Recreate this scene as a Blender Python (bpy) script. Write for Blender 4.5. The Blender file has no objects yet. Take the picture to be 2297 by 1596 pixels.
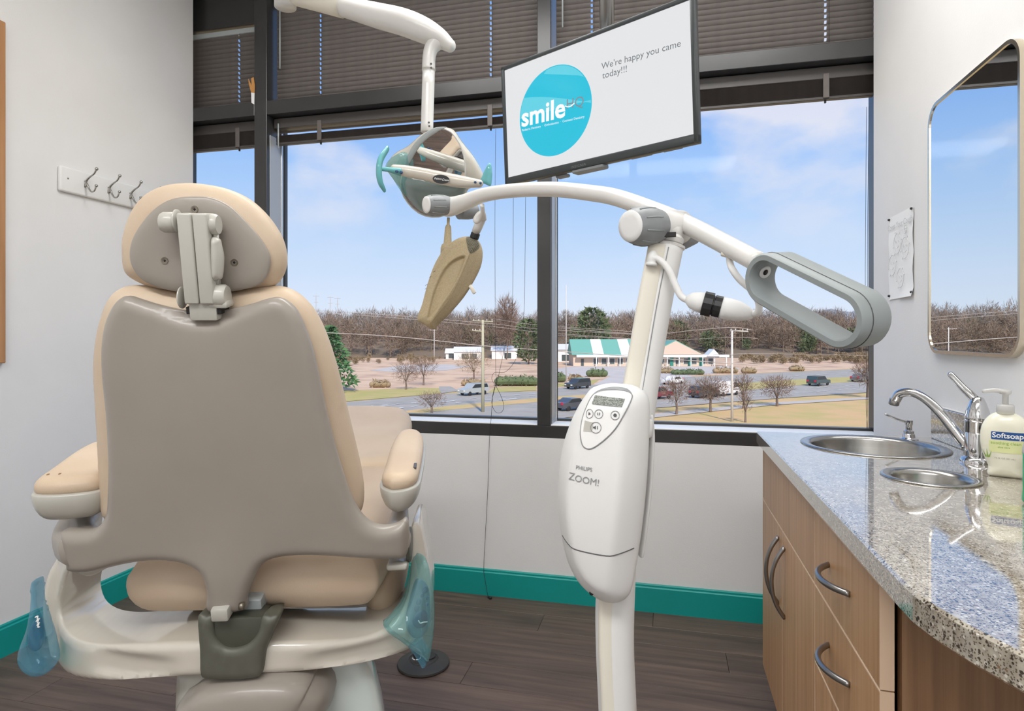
import bpy, bmesh, math, random
import numpy as np
from mathutils import Vector, Matrix
from mathutils.geometry import delaunay_2d_cdt, tessellate_polygon

rng = random.Random(7)
SC = bpy.context.scene
COL = SC.collection

# ------------------------------------------------------------------ camera, world, sun, area lights, exposure
F_PX, CX, HZ = 1391.0, 1148.5, 754.0          # focal length and horizon, in pixels of the 2297 x 1596 frame
EYE = Vector((0.0, 0.0, 1.24))
YAW = math.radians(13.79)
RT = Vector((math.cos(YAW), math.sin(YAW), 0))
FW = Vector((-math.sin(YAW), math.cos(YAW), 0))
UP = Vector((0, 0, 1))
cam_d = bpy.data.cameras.new('camera')
cam_d.sensor_width = 36.0
cam_d.lens = F_PX / 2297 * 36.0
cam_d.shift_y = -44.0 / 2297
cam_d.clip_start = 0.05
cam_d.clip_end = 4000
cam = bpy.data.objects.new('camera', cam_d)
cam.location = EYE
cam.rotation_euler = (math.pi / 2, 0, YAW)
COL.objects.link(cam)
SC.camera = cam

SC.view_settings.view_transform = 'Standard'
SC.view_settings.look = 'None'
SC.view_settings.gamma = 1.0
SC.view_settings.use_curve_mapping = False
SC.view_settings.exposure = 0.0

def lin(h):
    h = h.lstrip('#')
    out = []
    for i in (0, 2, 4):
        c = int(h[i:i + 2], 16) / 255
        out.append(c / 12.92 if c <= 0.04045 else ((c + 0.055) / 1.055) ** 2.4)
    return (out[0], out[1], out[2], 1.0)

def build_world():
    w = bpy.data.worlds.new('sky')
    SC.world = w
    w.use_nodes = True
    nt = w.node_tree
    n, l = nt.nodes, nt.links
    bg = n['Background']
    tc = n.new('ShaderNodeTexCoord')
    sep = n.new('ShaderNodeSeparateXYZ')
    l.new(tc.outputs['Generated'], sep.inputs[0])
    ramp = n.new('ShaderNodeValToRGB')
    e = ramp.color_ramp.elements
    e[0].position = 0.0
    e[0].color = lin('#e2ecfa')
    e[1].position = 1.0
    e[1].color = lin('#5f96e0')
    for p, c in ((0.05, '#dbe9fd'), (0.13, '#c6defc'), (0.23, '#a8cdfc'), (0.33, '#8cbafa'), (0.55, '#74a8ee')):
        x = e.new(p)
        x.color = lin(c)
    l.new(sep.outputs['Z'], ramp.inputs[0])
    mp = n.new('ShaderNodeMapping')
    mp.inputs['Scale'].default_value = (1.0, 1.0, 1.9)
    mp.inputs['Location'].default_value = (0.35, 0.1, 0.42)
    l.new(tc.outputs['Generated'], mp.inputs[0])
    nz = n.new('ShaderNodeTexNoise')
    nz.inputs['Scale'].default_value = 3.4
    nz.inputs['Detail'].default_value = 6
    nz.inputs['Roughness'].default_value = 0.52
    l.new(mp.outputs[0], nz.inputs['Vector'])
    dt = n.new('ShaderNodeVectorMath')        # a bank of fair-weather cloud stands over the road to the right
    dt.operation = 'DOT_PRODUCT'
    dt.inputs[1].default_value = Vector((0.19, 0.935, 0.29)).normalized()
    l.new(tc.outputs['Generated'], dt.inputs[0])
    bank = n.new('ShaderNodeMapRange')
    bank.inputs['From Min'].default_value = 0.955
    bank.inputs['From Max'].default_value = 1.0
    bank.inputs['To Min'].default_value = -0.03
    bank.inputs['To Max'].default_value = 0.23
    l.new(dt.outputs['Value'], bank.inputs['Value'])
    ad = n.new('ShaderNodeMath')
    ad.operation = 'ADD'
    l.new(nz.outputs['Fac'], ad.inputs[0])
    l.new(bank.outputs[0], ad.inputs[1])
    cr = n.new('ShaderNodeValToRGB')
    cr.color_ramp.elements[0].position = 0.53
    cr.color_ramp.elements[0].color = (0, 0, 0, 1)
    cr.color_ramp.elements[1].position = 0.68
    cr.color_ramp.elements[1].color = (0.85, 0.85, 0.85, 1)
    l.new(ad.outputs[0], cr.inputs[0])
    hi = n.new('ShaderNodeMapRange')          # clouds thin out towards the horizon
    hi.inputs['From Min'].default_value = 0.10
    hi.inputs['From Max'].default_value = 0.24
    l.new(sep.outputs['Z'], hi.inputs['Value'])
    mu = n.new('ShaderNodeMath')
    mu.operation = 'MULTIPLY'
    l.new(cr.outputs[0], mu.inputs[0])
    l.new(hi.outputs[0], mu.inputs[1])
    mx = n.new('ShaderNodeMixRGB')
    mx.inputs[2].default_value = lin('#e9eaf5')
    l.new(mu.outputs[0], mx.inputs[0])
    l.new(ramp.outputs[0], mx.inputs[1])
    l.new(mx.outputs[0], bg.inputs['Color'])
    bg.inputs['Strength'].default_value = 1.0
build_world()

def add_light(name, kind, loc, energy, color=(1, 1, 1), rot=(0, 0, 0), **kw):
    d = bpy.data.lights.new(name, kind)
    d.energy = energy
    d.color = color
    for k, v in kw.items():
        setattr(d, k, v)
    o = bpy.data.objects.new(name, d)
    o.location = loc
    o.rotation_euler = rot
    COL.objects.link(o)
    return o

CEIL_Z = 3.12
add_light('sun', 'SUN', (0, -5, 12), 4.4, (1.0, 0.92, 0.80), (math.radians(48), 0, math.radians(25)), angle=math.radians(4))
LIGHTS = [(-0.95, 1.80, 18), (0.15, 1.80, 19), (-0.95, -0.95, 31), (0.15, -0.95, 30)]
for i, (lx, ly, en) in enumerate(LIGHTS):
    add_light('ceiling_lamp', 'AREA', (lx, ly, CEIL_Z - 0.035), en, (0.965, 0.985, 1.0), (0, 0, 0), shape='RECTANGLE', size=1.15, size_y=0.56)

# ------------------------------------------------------------------ helpers: coordinates
def cw(r, u, f):
    """camera right/up/forward metres -> world"""
    return EYE + RT * r + UP * u + FW * f

def px(u, v, d):
    """point seen at pixel u,v at forward depth d"""
    return cw((u - CX) / F_PX * d, (HZ - v) / F_PX * d, d)

def pray(u, v):
    return RT * ((u - CX) / F_PX) + UP * ((HZ - v) / F_PX) + FW

def on_plane(u, v, p0, n):
    r = pray(u, v)
    t = (Vector(p0) - EYE).dot(n) / r.dot(n)
    return EYE + r * t

GZ = EYE.z - 9.0                                # street level, two floors down
def gp(u, v, dz=0.0):
    p = on_plane(u, v, (0, 0, GZ), UP)
    return Vector((p.x, p.y, GZ + dz))

class Frame:
    def __init__(s, o, ex, ey, ez=None):
        s.o = Vector(o)
        s.ex = Vector(ex).normalized()
        ey = Vector(ey)
        s.ey = (ey - s.ex * ey.dot(s.ex)).normalized()
        s.ez = s.ex.cross(s.ey)
    def w(s, x, y, z=0.0):
        return s.o + s.ex * x + s.ey * y + s.ez * z
    def trace(s, pts, off=0.0):
        out = []
        for u, v in pts:
            p = on_plane(u, v, s.o + s.ez * off, s.ez) - s.o
            out.append((p.dot(s.ex), p.dot(s.ey)))
        return out
    def mat(s):
        m = Matrix((s.ex, s.ey, s.ez)).transposed().to_4x4()
        m.translation = s.o
        return m

WORLD = Frame((0, 0, 0), (1, 0, 0), (0, 1, 0))

# ------------------------------------------------------------------ helpers: objects
WL = {}
def link(name, me, mat, parent=None, smooth=True, origin=None):
    """me in world coordinates -> one object with its origin at the mesh's own middle"""
    n = len(me.vertices)
    co = np.empty(n * 3, dtype=np.float32)
    me.vertices.foreach_get('co', co)
    co = co.reshape(-1, 3)
    c = Vector(((co.min(0) + co.max(0)) / 2).tolist()) if origin is None else Vector(origin)
    co -= np.array(c, dtype=np.float32)
    me.vertices.foreach_set('co', co.ravel())
    if smooth:
        me.polygons.foreach_set('use_smooth', [True] * len(me.polygons))
    me.update()
    if mat is not None:
        for m in (mat if isinstance(mat, (list, tuple)) else [mat]):
            me.materials.append(m)
    o = bpy.data.objects.new(name, me)
    COL.objects.link(o)
    WL[o] = c
    if parent is not None:
        o.parent = parent
        o.location = c - WL[parent]
    else:
        o.location = c
    return o

def thing(name, label, cat, loc, group=None, kind=None):
    o = bpy.data.objects.new(name, None)
    o.empty_display_size = 0.05
    o.location = loc
    COL.objects.link(o)
    WL[o] = Vector(loc)
    return tag(o, label, cat, group, kind)

def tag(o, label=None, cat=None, group=None, kind=None):
    if label: o['label'] = label
    if cat: o['category'] = cat
    if group: o['group'] = group
    if kind: o['kind'] = kind
    return o

def dup(o, delta, parent):
    c = o.copy()
    COL.objects.link(c)
    c.parent = parent
    WL[c] = WL[o] + Vector(delta)
    c.location = WL[c] - (WL[parent] if parent else Vector((0, 0, 0)))
    for ch in list(o.children):
        dup(ch, delta, c)
    return c

def mesh_from(verts, faces, name='m'):
    me = bpy.data.meshes.new(name)
    me.from_pydata([tuple(v) for v in verts], [], faces)
    me.update()
    return me

def sharp(o, deg=35):
    me = o.data
    try:
        me.set_sharp_from_angle(angle=math.radians(deg))
    except Exception:
        pass
    return o

# mesh builders return (verts, faces); join() merges several
def join(*parts):
    V, Fc = [], []
    for v, f in parts:
        k = len(V)
        V += list(v)
        Fc += [tuple(i + k for i in q) for q in f]
    return V, Fc

def box(fr, x0, x1, y0, y1, z0, z1, bev=0.0, seg=2):
    bm = bmesh.new()
    bmesh.ops.create_cube(bm, size=1.0)
    for v in bm.verts:
        v.co = Vector(((x0 + x1) / 2 + v.co.x * (x1 - x0), (y0 + y1) / 2 + v.co.y * (y1 - y0), (z0 + z1) / 2 + v.co.z * (z1 - z0)))
    if bev > 0:
        bmesh.ops.bevel(bm, geom=list(bm.edges), offset=bev, segments=seg, affect='EDGES', profile=0.5)
    bm.verts.index_update()
    V = [fr.w(*v.co) for v in bm.verts]
    Fc = [tuple(v.index for v in f.verts) for f in bm.faces]
    bm.free()
    return V, Fc

def catmull(pts, n):
    pts = [np.array(p, dtype=float) for p in pts]
    P = [2 * pts[0] - pts[1]] + pts + [2 * pts[-1] - pts[-2]]
    out = []
    for i in range(1, len(P) - 2):
        a, b, c, d = P[i - 1], P[i], P[i + 1], P[i + 2]
        for k in range(n):
            t = k / n
            out.append(0.5 * (2 * b + (c - a) * t + (2 * a - 5 * b + 4 * c - d) * t * t + (3 * b - a - 3 * c + d) * t ** 3))
    out.append(pts[-1])
    return out

def sweep(pts, rad, seg=12, sub=6, up=(0, 0, 1), cap=True, power=2.0, round_cap=False):
    """tube along pts; rad: number, or list of r / (r_side, r_up) per point"""
    if not isinstance(rad, (list, tuple)):
        rad = [rad] * len(pts)
    rad = [(r, r) if not isinstance(r, (list, tuple)) else r for r in rad]
    full = [tuple(p) + tuple(r) for p, r in zip(pts, rad)]
    C = catmull(full, sub) if sub > 1 else [np.array(f, dtype=float) for f in full]
    up = np.array(up, dtype=float)
    n = len(C)
    if round_cap:
        P0, P1 = C[0], C[-1]
        d0 = C[1][:3] - P0[:3]; d0 /= np.linalg.norm(d0)
        d1 = P1[:3] - C[-2][:3]; d1 /= np.linalg.norm(d1)
        pre, post = [], []
        for k in range(1, 5):
            a = k / 4.3 * math.pi / 2
            q = P0.copy(); q[:3] = P0[:3] - d0 * min(P0[3], P0[4]) * math.sin(a); q[3:] = P0[3:] * math.cos(a); pre.insert(0, q)
            q = P1.copy(); q[:3] = P1[:3] + d1 * min(P1[3], P1[4]) * math.sin(a); q[3:] = P1[3:] * math.cos(a); post.append(q)
        C = pre + C + post
        n = len(C)
    V, Fc = [], []
    prev = None
    for i, c in enumerate(C):
        t = C[min(i + 1, n - 1)][:3] - C[max(i - 1, 0)][:3]
        t /= np.linalg.norm(t) + 1e-12
        if prev is None:
            s = np.cross(t, up)
            if np.linalg.norm(s) < 1e-3:
                s = np.cross(t, np.array([1.0, 0, 0]))
        else:
            s = prev - t * prev.dot(t)
        s /= np.linalg.norm(s)
        prev = s
        u = np.cross(s, t)
        for k in range(seg):
            a = 2 * math.pi * k / seg
            ca, sa = math.cos(a), math.sin(a)
            ca = math.copysign(abs(ca) ** (2 / power), ca)
            sa = math.copysign(abs(sa) ** (2 / power), sa)
            V.append(Vector(c[:3] + s * ca * c[3] + u * sa * c[4]))
    for i in range(n - 1):
        for k in range(seg):
            a, b = i * seg + k, i * seg + (k + 1) % seg
            Fc.append((a, b, b + seg, a + seg))
    if cap:
        Fc.append(tuple(range(seg - 1, -1, -1)))
        Fc.append(tuple((n - 1) * seg + k for k in range(seg)))
    return V, Fc

def lathe(o, axis, prof, seg=32, cap=True):
    """prof: list of (radius, height along axis)"""
    ax = Vector(axis).normalized()
    s = ax.cross(Vector((0, 0, 1)))
    if s.length < 1e-3:
        s = Vector((1, 0, 0))
    s.normalize()
    t = ax.cross(s)
    o = Vector(o)
    V, Fc = [], []
    for r, h in prof:
        for k in range(seg):
            a = 2 * math.pi * k / seg
            V.append(o + ax * h + (s * math.cos(a) + t * math.sin(a)) * max(r, 1e-5))
    for i in range(len(prof) - 1):
        for k in range(seg):
            a, b = i * seg + k, i * seg + (k + 1) % seg
            Fc.append((a, b, b + seg, a + seg))
    if cap and prof[0][0] > 1e-4: Fc.append(tuple(range(seg - 1, -1, -1)))
    if prof[-1][0] > 1e-4: Fc.append(tuple((len(prof) - 1) * seg + k for k in range(seg)))
    return V, Fc

def resample(poly, step, closed=True):
    P = [np.array(p, dtype=float) for p in poly]
    out = []
    n = len(P)
    for i in range(n if closed else n - 1):
        a, b = P[i], P[(i + 1) % n]
        k = max(1, int(round(np.linalg.norm(b - a) / step)))
        for j in range(k):
            out.append(a + (b - a) * j / k)
    if not closed: out.append(P[-1])
    return np.array(out)

def smooth_poly(poly, n=5):
    """closed Catmull-Rom"""
    P = [np.array(p, dtype=float) for p in poly]
    m = len(P)
    out = []
    for i in range(m):
        a, b, c, d = P[i - 1], P[i], P[(i + 1) % m], P[(i + 2) % m]
        for k in range(n):
            t = k / n
            out.append(0.5 * (2 * b + (c - a) * t + (2 * a - 5 * b + 4 * c - d) * t * t + (3 * b - a - 3 * c + d) * t ** 3))
    return np.array(out)

def dist_poly(pts, poly):
    """distance of points to closed polygon edges"""
    pts = np.asarray(pts, dtype=float)
    a = poly
    b = np.roll(poly, -1, axis=0)
    d = np.full(len(pts), 1e9)
    ab = b - a
    L = (ab ** 2).sum(1) + 1e-15
    for i in range(len(a)):
        ap = pts - a[i]
        t = np.clip((ap @ ab[i]) / L[i], 0, 1)
        q = ap - t[:, None] * ab[i]
        d = np.minimum(d, np.sqrt((q ** 2).sum(1)))
    return d

def inside_poly(pts, poly):
    pts = np.asarray(pts, dtype=float)
    x, y = pts[:, 0], pts[:, 1]
    ins = np.zeros(len(pts), dtype=bool)
    j = len(poly) - 1
    for i in range(len(poly)):
        xi, yi = poly[i]
        xj, yj = poly[j]
        c = ((yi > y) != (yj > y)) & (x < (xj - xi) * (y - yi) / (yj - yi + 1e-15) + xi)
        ins ^= c
        j = i
    return ins

class Pillow:
    """a closed solid over a traced outline: rounded edge of radius R, front height Hf (+z of frame) and back height Hb"""
    def __init__(s, fr, poly, step, Hf, Rf, Hb, Rb, warp=None, crown=0.0, wall=0.0):
        s.fr, s.poly = fr, resample(poly, step)
        s.Hf, s.Rf, s.Hb, s.Rb, s.warp, s.crown, s.step = Hf, Rf, Hb, Rb, warp, crown, step
        s.wall = wall
    @staticmethod
    def prof(d, H, R):
        t = np.clip(d / R, 0, 1)
        return H * np.sqrt(np.clip(1 - (1 - t) ** 2, 0, 1))
    def height(s, pts, front=True):
        pts = np.asarray(pts, dtype=float)
        d = dist_poly(pts, s.poly)
        z = s.prof(d, s.Hf, s.Rf) + s.crown * d if front else -s.prof(d, s.Hb, s.Rb)
        if s.warp is not None:
            z = z + s.warp(pts[:, 0], pts[:, 1], d)
        return z
    def build(s):
        poly = s.poly
        mn, mx = poly.min(0), poly.max(0)
        st = s.step
        xs = np.arange(mn[0] + st / 2, mx[0], st)
        ys = np.arange(mn[1] + st / 2, mx[1], st * 0.866)
        g = []
        for j, y in enumerate(ys):
            for x in xs:
                g.append((x + (st / 2 if j % 2 else 0), y))
        g = np.array(g)
        g = g[inside_poly(g, poly)]
        d = dist_poly(g, poly)
        g = g[d > st * 0.75]
        # extra rings close to the edge so the rounding is smooth
        ring = []
        nb = len(poly)
        tang = np.roll(poly, -1, 0) - np.roll(poly, 1, 0)
        area = 0.5 * np.sum(poly[:, 0] * np.roll(poly[:, 1], -1) - np.roll(poly[:, 0], -1) * poly[:, 1])
        nrm = np.stack([-tang[:, 1], tang[:, 0]], 1) * (1 if area > 0 else -1)
        nrm /= np.linalg.norm(nrm, axis=1)[:, None] + 1e-12
        for q in (0.12, 0.36):
            r = poly + nrm * st * q
            r = r[inside_poly(r, poly)]
            dd = dist_poly(r, poly)
            ring.append(r[dd > st * q * 0.8])
        allp = np.concatenate([poly] + ring + [g])
        edges = [(i, (i + 1) % nb) for i in range(nb)]
        vo, eo, fo, ov, _, _ = delaunay_2d_cdt([Vector(p) for p in allp], edges, [list(range(nb))], 1, 1e-7)
        P = np.array([(v.x, v.y) for v in vo])
        d = dist_poly(P, poly)
        onb = d < 1e-6
        zf = s.height(P, True)
        zb = s.height(P, False)
        n = len(P)
        V = [s.fr.w(P[i][0], P[i][1], zf[i]) for i in range(n)]
        idx = list(range(n))
        for i in range(n):
            if not onb[i] or s.wall:
                idx[i] = len(V)
                V.append(s.fr.w(P[i][0], P[i][1], zb[i] - s.wall))
        Fc = [tuple(f) for f in fo] + [tuple(idx[i] for i in reversed(f)) for f in fo]
        if s.wall:
            of = {}
            for k, lst in enumerate(ov):
                for q in lst:
                    if q < nb: of[q] = k
            for i in range(nb):
                a, b = of[i], of[(i + 1) % nb]
                q = (a, idx[a], idx[b], b) if area > 0 else (b, idx[b], idx[a], a)
                Fc.append(q)
        return V, Fc
    def drape(s, me2d, eps=0.0008, side=1):
        """map a flat (x,y) list of vertices onto the front surface"""
        z = s.height(me2d, True) + eps
        return [s.fr.w(p[0], p[1], zz) for p, zz in zip(me2d, z)]

def make(name, vf, mat, parent=None, smooth=True, deg=None, origin=None):
    o = link(name, mesh_from(*vf), mat, parent, smooth, origin)
    if deg: sharp(o, deg)
    return o

def flat_poly(pts):
    tri = tessellate_polygon([[Vector((p[0], p[1], 0)) for p in pts]])
    return [tuple(t) for t in tri]

def disc2(cx, cy, rx, ry=None, n=28):
    ry = rx if ry is None else ry
    return [(cx + rx * math.cos(2 * math.pi * k / n), cy + ry * math.sin(2 * math.pi * k / n)) for k in range(n)]

def rrect(x0, x1, y0, y1, r, n=6):
    out = []
    for cx, cy, a0 in ((x1 - r, y1 - r, 0), (x0 + r, y1 - r, 90), (x0 + r, y0 + r, 180), (x1 - r, y0 + r, 270)):
        for k in range(n + 1):
            a = math.radians(a0 + 90 * k / n)
            out.append((cx + r * math.cos(a), cy + r * math.sin(a)))
    return out

def prism(fr, pts, z0, z1):
    n = len(pts)
    a = sum(pts[i][0] * pts[(i + 1) % n][1] - pts[(i + 1) % n][0] * pts[i][1] for i in range(n))
    if a < 0: pts = list(reversed(pts))
    V = [fr.w(p[0], p[1], z0) for p in pts] + [fr.w(p[0], p[1], z1) for p in pts]
    tri = flat_poly(pts)
    Fc = [tuple(t[::-1]) if _ccw(pts, t) else tuple(t) for t in tri]
    Fc += [tuple(i + n for i in (t if _ccw(pts, t) else t[::-1])) for t in tri]
    for i in range(n):
        j = (i + 1) % n
        Fc.append((i, j, j + n, i + n))
    return V, Fc

def _ccw(p, t):
    a, b, c = p[t[0]], p[t[1]], p[t[2]]
    return (b[0] - a[0]) * (c[1] - a[1]) - (b[1] - a[1]) * (c[0] - a[0]) > 0

def text2d(s, size, align='LEFT', bold=0.0, shear=0.0, spacing=1.0):
    """lettering as a flat triangle mesh, (x,y) vertices"""
    c = bpy.data.curves.new('t', 'FONT')
    c.body = s
    c.size = size
    c.align_x = align
    c.offset = bold
    c.shear = shear
    c.space_character = spacing
    c.resolution_u = 3
    o = bpy.data.objects.new('t', c)
    COL.objects.link(o)
    dg = bpy.context.evaluated_depsgraph_get()
    dg.update()
    me = bpy.data.meshes.new_from_object(o.evaluated_get(dg))
    P = [(v.co.x, v.co.y) for v in me.vertices]
    Fc = [tuple(p.vertices) for p in me.polygons]
    bpy.data.objects.remove(o)
    bpy.data.curves.remove(c)
    bpy.data.meshes.remove(me)
    return P, Fc

def put2d(fr, P, Fc, x=0, y=0, z=0.0005):
    return [fr.w(p[0] + x, p[1] + y, z) for p in P], Fc

# ------------------------------------------------------------------ materials
MATS = {}
def mat(name, color, rough=0.5, metal=0.0, spec=0.5, bump=None, noise=None, coat=0.0, emit=None, es=1.0, trans=0.0):
    """bump=(scale,strength), noise=(scale, second colour, amount)"""
    m = bpy.data.materials.new(name)
    m.use_nodes = True
    nt = m.node_tree
    n, l = nt.nodes, nt.links
    b = n['Principled BSDF']
    col = lin(color) if isinstance(color, str) else color
    b.inputs['Base Color'].default_value = col
    b.inputs['Roughness'].default_value = rough
    b.inputs['Metallic'].default_value = metal
    b.inputs['Specular IOR Level'].default_value = spec
    b.inputs['Coat Weight'].default_value = coat
    b.inputs['Coat Roughness'].default_value = 0.05
    tc = n.new('ShaderNodeTexCoord')
    if noise:
        sc, c2, lo, hi = noise
        nz = n.new('ShaderNodeTexNoise')
        nz.inputs['Detail'].default_value = 5
        if isinstance(sc, (tuple, list)):
            mp = n.new('ShaderNodeMapping')
            mp.inputs['Scale'].default_value = sc
            l.new(tc.outputs['Object'], mp.inputs[0])
            l.new(mp.outputs[0], nz.inputs['Vector'])
            nz.inputs['Scale'].default_value = 1.0
        else:
            nz.inputs['Scale'].default_value = sc
            l.new(tc.outputs['Object'], nz.inputs['Vector'])
        r = n.new('ShaderNodeValToRGB')
        r.color_ramp.elements[0].position = lo
        r.color_ramp.elements[0].color = col
        r.color_ramp.elements[1].position = hi
        r.color_ramp.elements[1].color = lin(c2)
        l.new(nz.outputs['Fac'], r.inputs[0])
        l.new(r.outputs[0], b.inputs['Base Color'])
    if bump:
        nz2 = n.new('ShaderNodeTexNoise')
        nz2.inputs['Scale'].default_value = bump[0]
        nz2.inputs['Detail'].default_value = 3
        l.new(tc.outputs['Object'], nz2.inputs['Vector'])
        bp = n.new('ShaderNodeBump')
        bp.inputs['Strength'].default_value = bump[1]
        bp.inputs['Distance'].default_value = 0.01
        l.new(nz2.outputs['Fac'], bp.inputs['Height'])
        l.new(bp.outputs[0], b.inputs['Normal'])
    if emit:
        b.inputs['Emission Color'].default_value = lin(emit)
        b.inputs['Emission Strength'].default_value = es
    MATS[name] = m
    return m

def film(name, color, clear=0.6, gloss=0.12, tint=None):
    """thin clear plastic or glass: see-through, a little colour of its own and a glossy skin"""
    m = bpy.data.materials.new(name)
    m.use_nodes = True
    nt = m.node_tree
    n, l = nt.nodes, nt.links
    n.remove(n['Principled BSDF'])
    tr = n.new('ShaderNodeBsdfTransparent')
    tr.inputs[0].default_value = lin(tint or color)
    df = n.new('ShaderNodeBsdfDiffuse')
    df.inputs[0].default_value = lin(color)
    gl = n.new('ShaderNodeBsdfGlossy')
    gl.inputs['Roughness'].default_value = 0.05
    m1 = n.new('ShaderNodeMixShader')
    m1.inputs[0].default_value = clear
    l.new(df.outputs[0], m1.inputs[1])
    l.new(tr.outputs[0], m1.inputs[2])
    lw = n.new('ShaderNodeLayerWeight')
    lw.inputs[0].default_value = 0.25
    ma = n.new('ShaderNodeMath')
    ma.operation = 'MULTIPLY_ADD'
    ma.inputs[1].default_value = gloss * 3
    ma.inputs[2].default_value = gloss * 0.3
    ma.use_clamp = True
    l.new(lw.outputs['Facing'], ma.inputs[0])
    m2 = n.new('ShaderNodeMixShader')
    l.new(ma.outputs[0], m2.inputs[0])
    l.new(m1.outputs[0], m2.inputs[1])
    l.new(gl.outputs[0], m2.inputs[2])
    l.new(m2.outputs[0], n['Material Output'].inputs[0])
    MATS[name] = m
    return m

M_WALL = mat('wall_paint', '#e6e5e4', 0.75, bump=(260, 0.06), noise=(3.0, '#e2e1e0', 0.35, 0.65))
M_CEIL = mat('ceiling_tile', '#efeeec', 0.9, bump=(90, 0.2))
M_TEAL = mat('teal_gloss_paint', '#009a93', 0.42, noise=(2.2, '#0a928c', 0.3, 0.7))
M_BLACKF = mat('black_anodised_frame', '#2e2e2e', 0.30, metal=0.0, spec=0.6, noise=(7, '#363535', 0.3, 0.7))
M_BLIND = mat('charcoal_blind', '#6b6460', 0.45, spec=0.4, noise=(30, '#635c58', 0.3, 0.7))
M_BLINDRAIL = mat('dark_blind_rail', '#4a4644', 0.4)
M_CORD = mat('dark_cord', '#2e2b29', 0.8)
M_GLASS = film('window_glass', '#ffffff', clear=0.997, gloss=0.010, tint='#ffffff')
M_BEIGE = mat('beige_upholstery', '#cdb9a2', 0.48, spec=0.35, bump=(420, 0.07), noise=(5, '#c3ad94', 0.35, 0.7))
M_SHELL = mat('warm_grey_plastic', '#9a9289', 0.36, spec=0.45, coat=0.15, bump=(900, 0.02), noise=(6, '#958d84', 0.35, 0.7))
M_PALE = mat('pale_grey_plastic', '#b9b6ad', 0.32, spec=0.45, coat=0.2)
M_IVORY = mat('ivory_gloss_plastic', '#cbc4b8', 0.18, spec=0.5, coat=0.6)
M_OLIVE = mat('dark_olive_casting', '#5b5b50', 0.45, noise=(60, '#54544a', 0.35, 0.7))
M_DARK = mat('dark_recess', '#151413', 0.6)
M_SCREW = mat('screw_steel', '#8d8577', 0.35, metal=0.8)
M_WHITE = mat('white_enamel', '#d9d7d3', 0.28, spec=0.5, coat=0.2)
M_WPLAS = mat('white_matt_plastic', '#e2e1df', 0.48, spec=0.4, bump=(700, 0.03))
M_CREAM = mat('yellowed_cream_plastic', '#e3ddcf', 0.42)
M_KNOB = mat('mid_grey_knob', '#8a8d8f', 0.45, noise=(40, '#828587', 0.3, 0.7))
M_HANDLE = mat('soft_grey_handle', '#8b9292', 0.5)
M_TAN = mat('tan_plastic', '#b3a385', 0.55, spec=0.3, bump=(900, 0.08), noise=(300, '#a89879', 0.4, 0.6))
M_TAN_IN = mat('tan_plastic_recess', '#a08f71', 0.6, bump=(900, 0.08))
M_MESHG = mat('olive_grille', '#6a6552', 0.6)
M_BLACK = mat('black_plastic', '#1c1d1e', 0.4)
M_TVBLACK = mat('tv_bezel', '#2f3436', 0.35)
M_TVGREY = mat('tv_housing', '#8e9294', 0.5)
M_SCREEN = mat('screen_white', '#0a0a0a', 0.25, emit='#e2e3e5', es=1.0)
M_CYAN = mat('screen_cyan', '#0a0a0a', 0.25, emit='#16bfdc', es=1.0)
M_CYAN2 = mat('screen_pale_cyan', '#0a0a0a', 0.25, emit='#5fd0e4', es=1.0)
M_SWHITE = mat('screen_pure_white', '#0a0a0a', 0.25, emit='#fafafa', es=1.0)
M_SGREY = mat('screen_grey_letters', '#0a0a0a', 0.25, emit='#7f8b97', es=1.0)
M_SDARK = mat('screen_dark_letters', '#0a0a0a', 0.25, emit='#6f767b', es=1.0)
M_LOGO = mat('dim_print', '#6c7072', 0.5)
M_PRINT = mat('grey_print', '#8f8f90', 0.5)
M_PRINTD = mat('dark_print', '#505052', 0.5)
M_CHROME = mat('chrome', '#d4d4d6', 0.06, metal=1.0)
M_STEEL = mat('brushed_steel', '#b4b2ae', 0.24, metal=1.0, noise=((2, 2, 60), '#a8a6a2', 0.35, 0.65))
M_NICKEL = mat('satin_nickel', '#9a9896', 0.28, metal=1.0)
M_MIRROR = mat('mirror_silver', '#eef1f2', 0.005, metal=1.0)
M_GOLD = mat('champagne_gold', '#d9cdb9', 0.22, metal=1.0)
M_PAPER = mat('white_paper', '#f2f2f1', 0.8)
M_PENCIL = mat('pale_grey_ink', '#c9c9c9', 0.8)
M_PIN = mat('dark_pin', '#3a3a3a', 0.4, metal=0.5)
M_FRAMEW = mat('tan_wood_frame', '#b98a5e', 0.5, noise=((30, 30, 2), '#a97a50', 0.35, 0.65))
M_RACK = mat('white_painted_board', '#e6e5e3', 0.45)
M_BLUEFILM = film('blue_barrier_film', '#6fbfdc', clear=0.80, gloss=0.10, tint='#d2e9f2')
M_TEALFILM = film('teal_barrier_film', '#a5dcdc', clear=0.80, gloss=0.12, tint='#d9f0f0')
M_CLEARFILM = film('clear_film', '#eef4f6', clear=0.8, gloss=0.12, tint='#f2f7f8')
M_SHIELD = film('smoked_clear_shield', '#b9c8c6', clear=0.55, gloss=0.14, tint='#b4c4c4')
M_LGREY = mat('cool_grey_plastic', '#aeb5b6', 0.3)
M_TEALH = film('teal_handle_cover', '#6fb9bd', clear=0.15, gloss=0.1, tint='#9fd0d2')
M_NAVY = mat('navy_keypad', '#3d5b78', 0.3)
M_NAVY2 = mat('deep_navy_button', '#274a73', 0.3)
M_SLATE = mat('slate_keypad', '#4f7388', 0.35)
M_RUBBER = mat('black_rubber', '#2b2a29', 0.55)
M_RUBBER2 = mat('grey_black_rubber', '#3b3a38', 0.5)
M_SOAP = mat('cream_soap_bottle', '#e9e6d2', 0.25, spec=0.5, coat=0.3)
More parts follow.
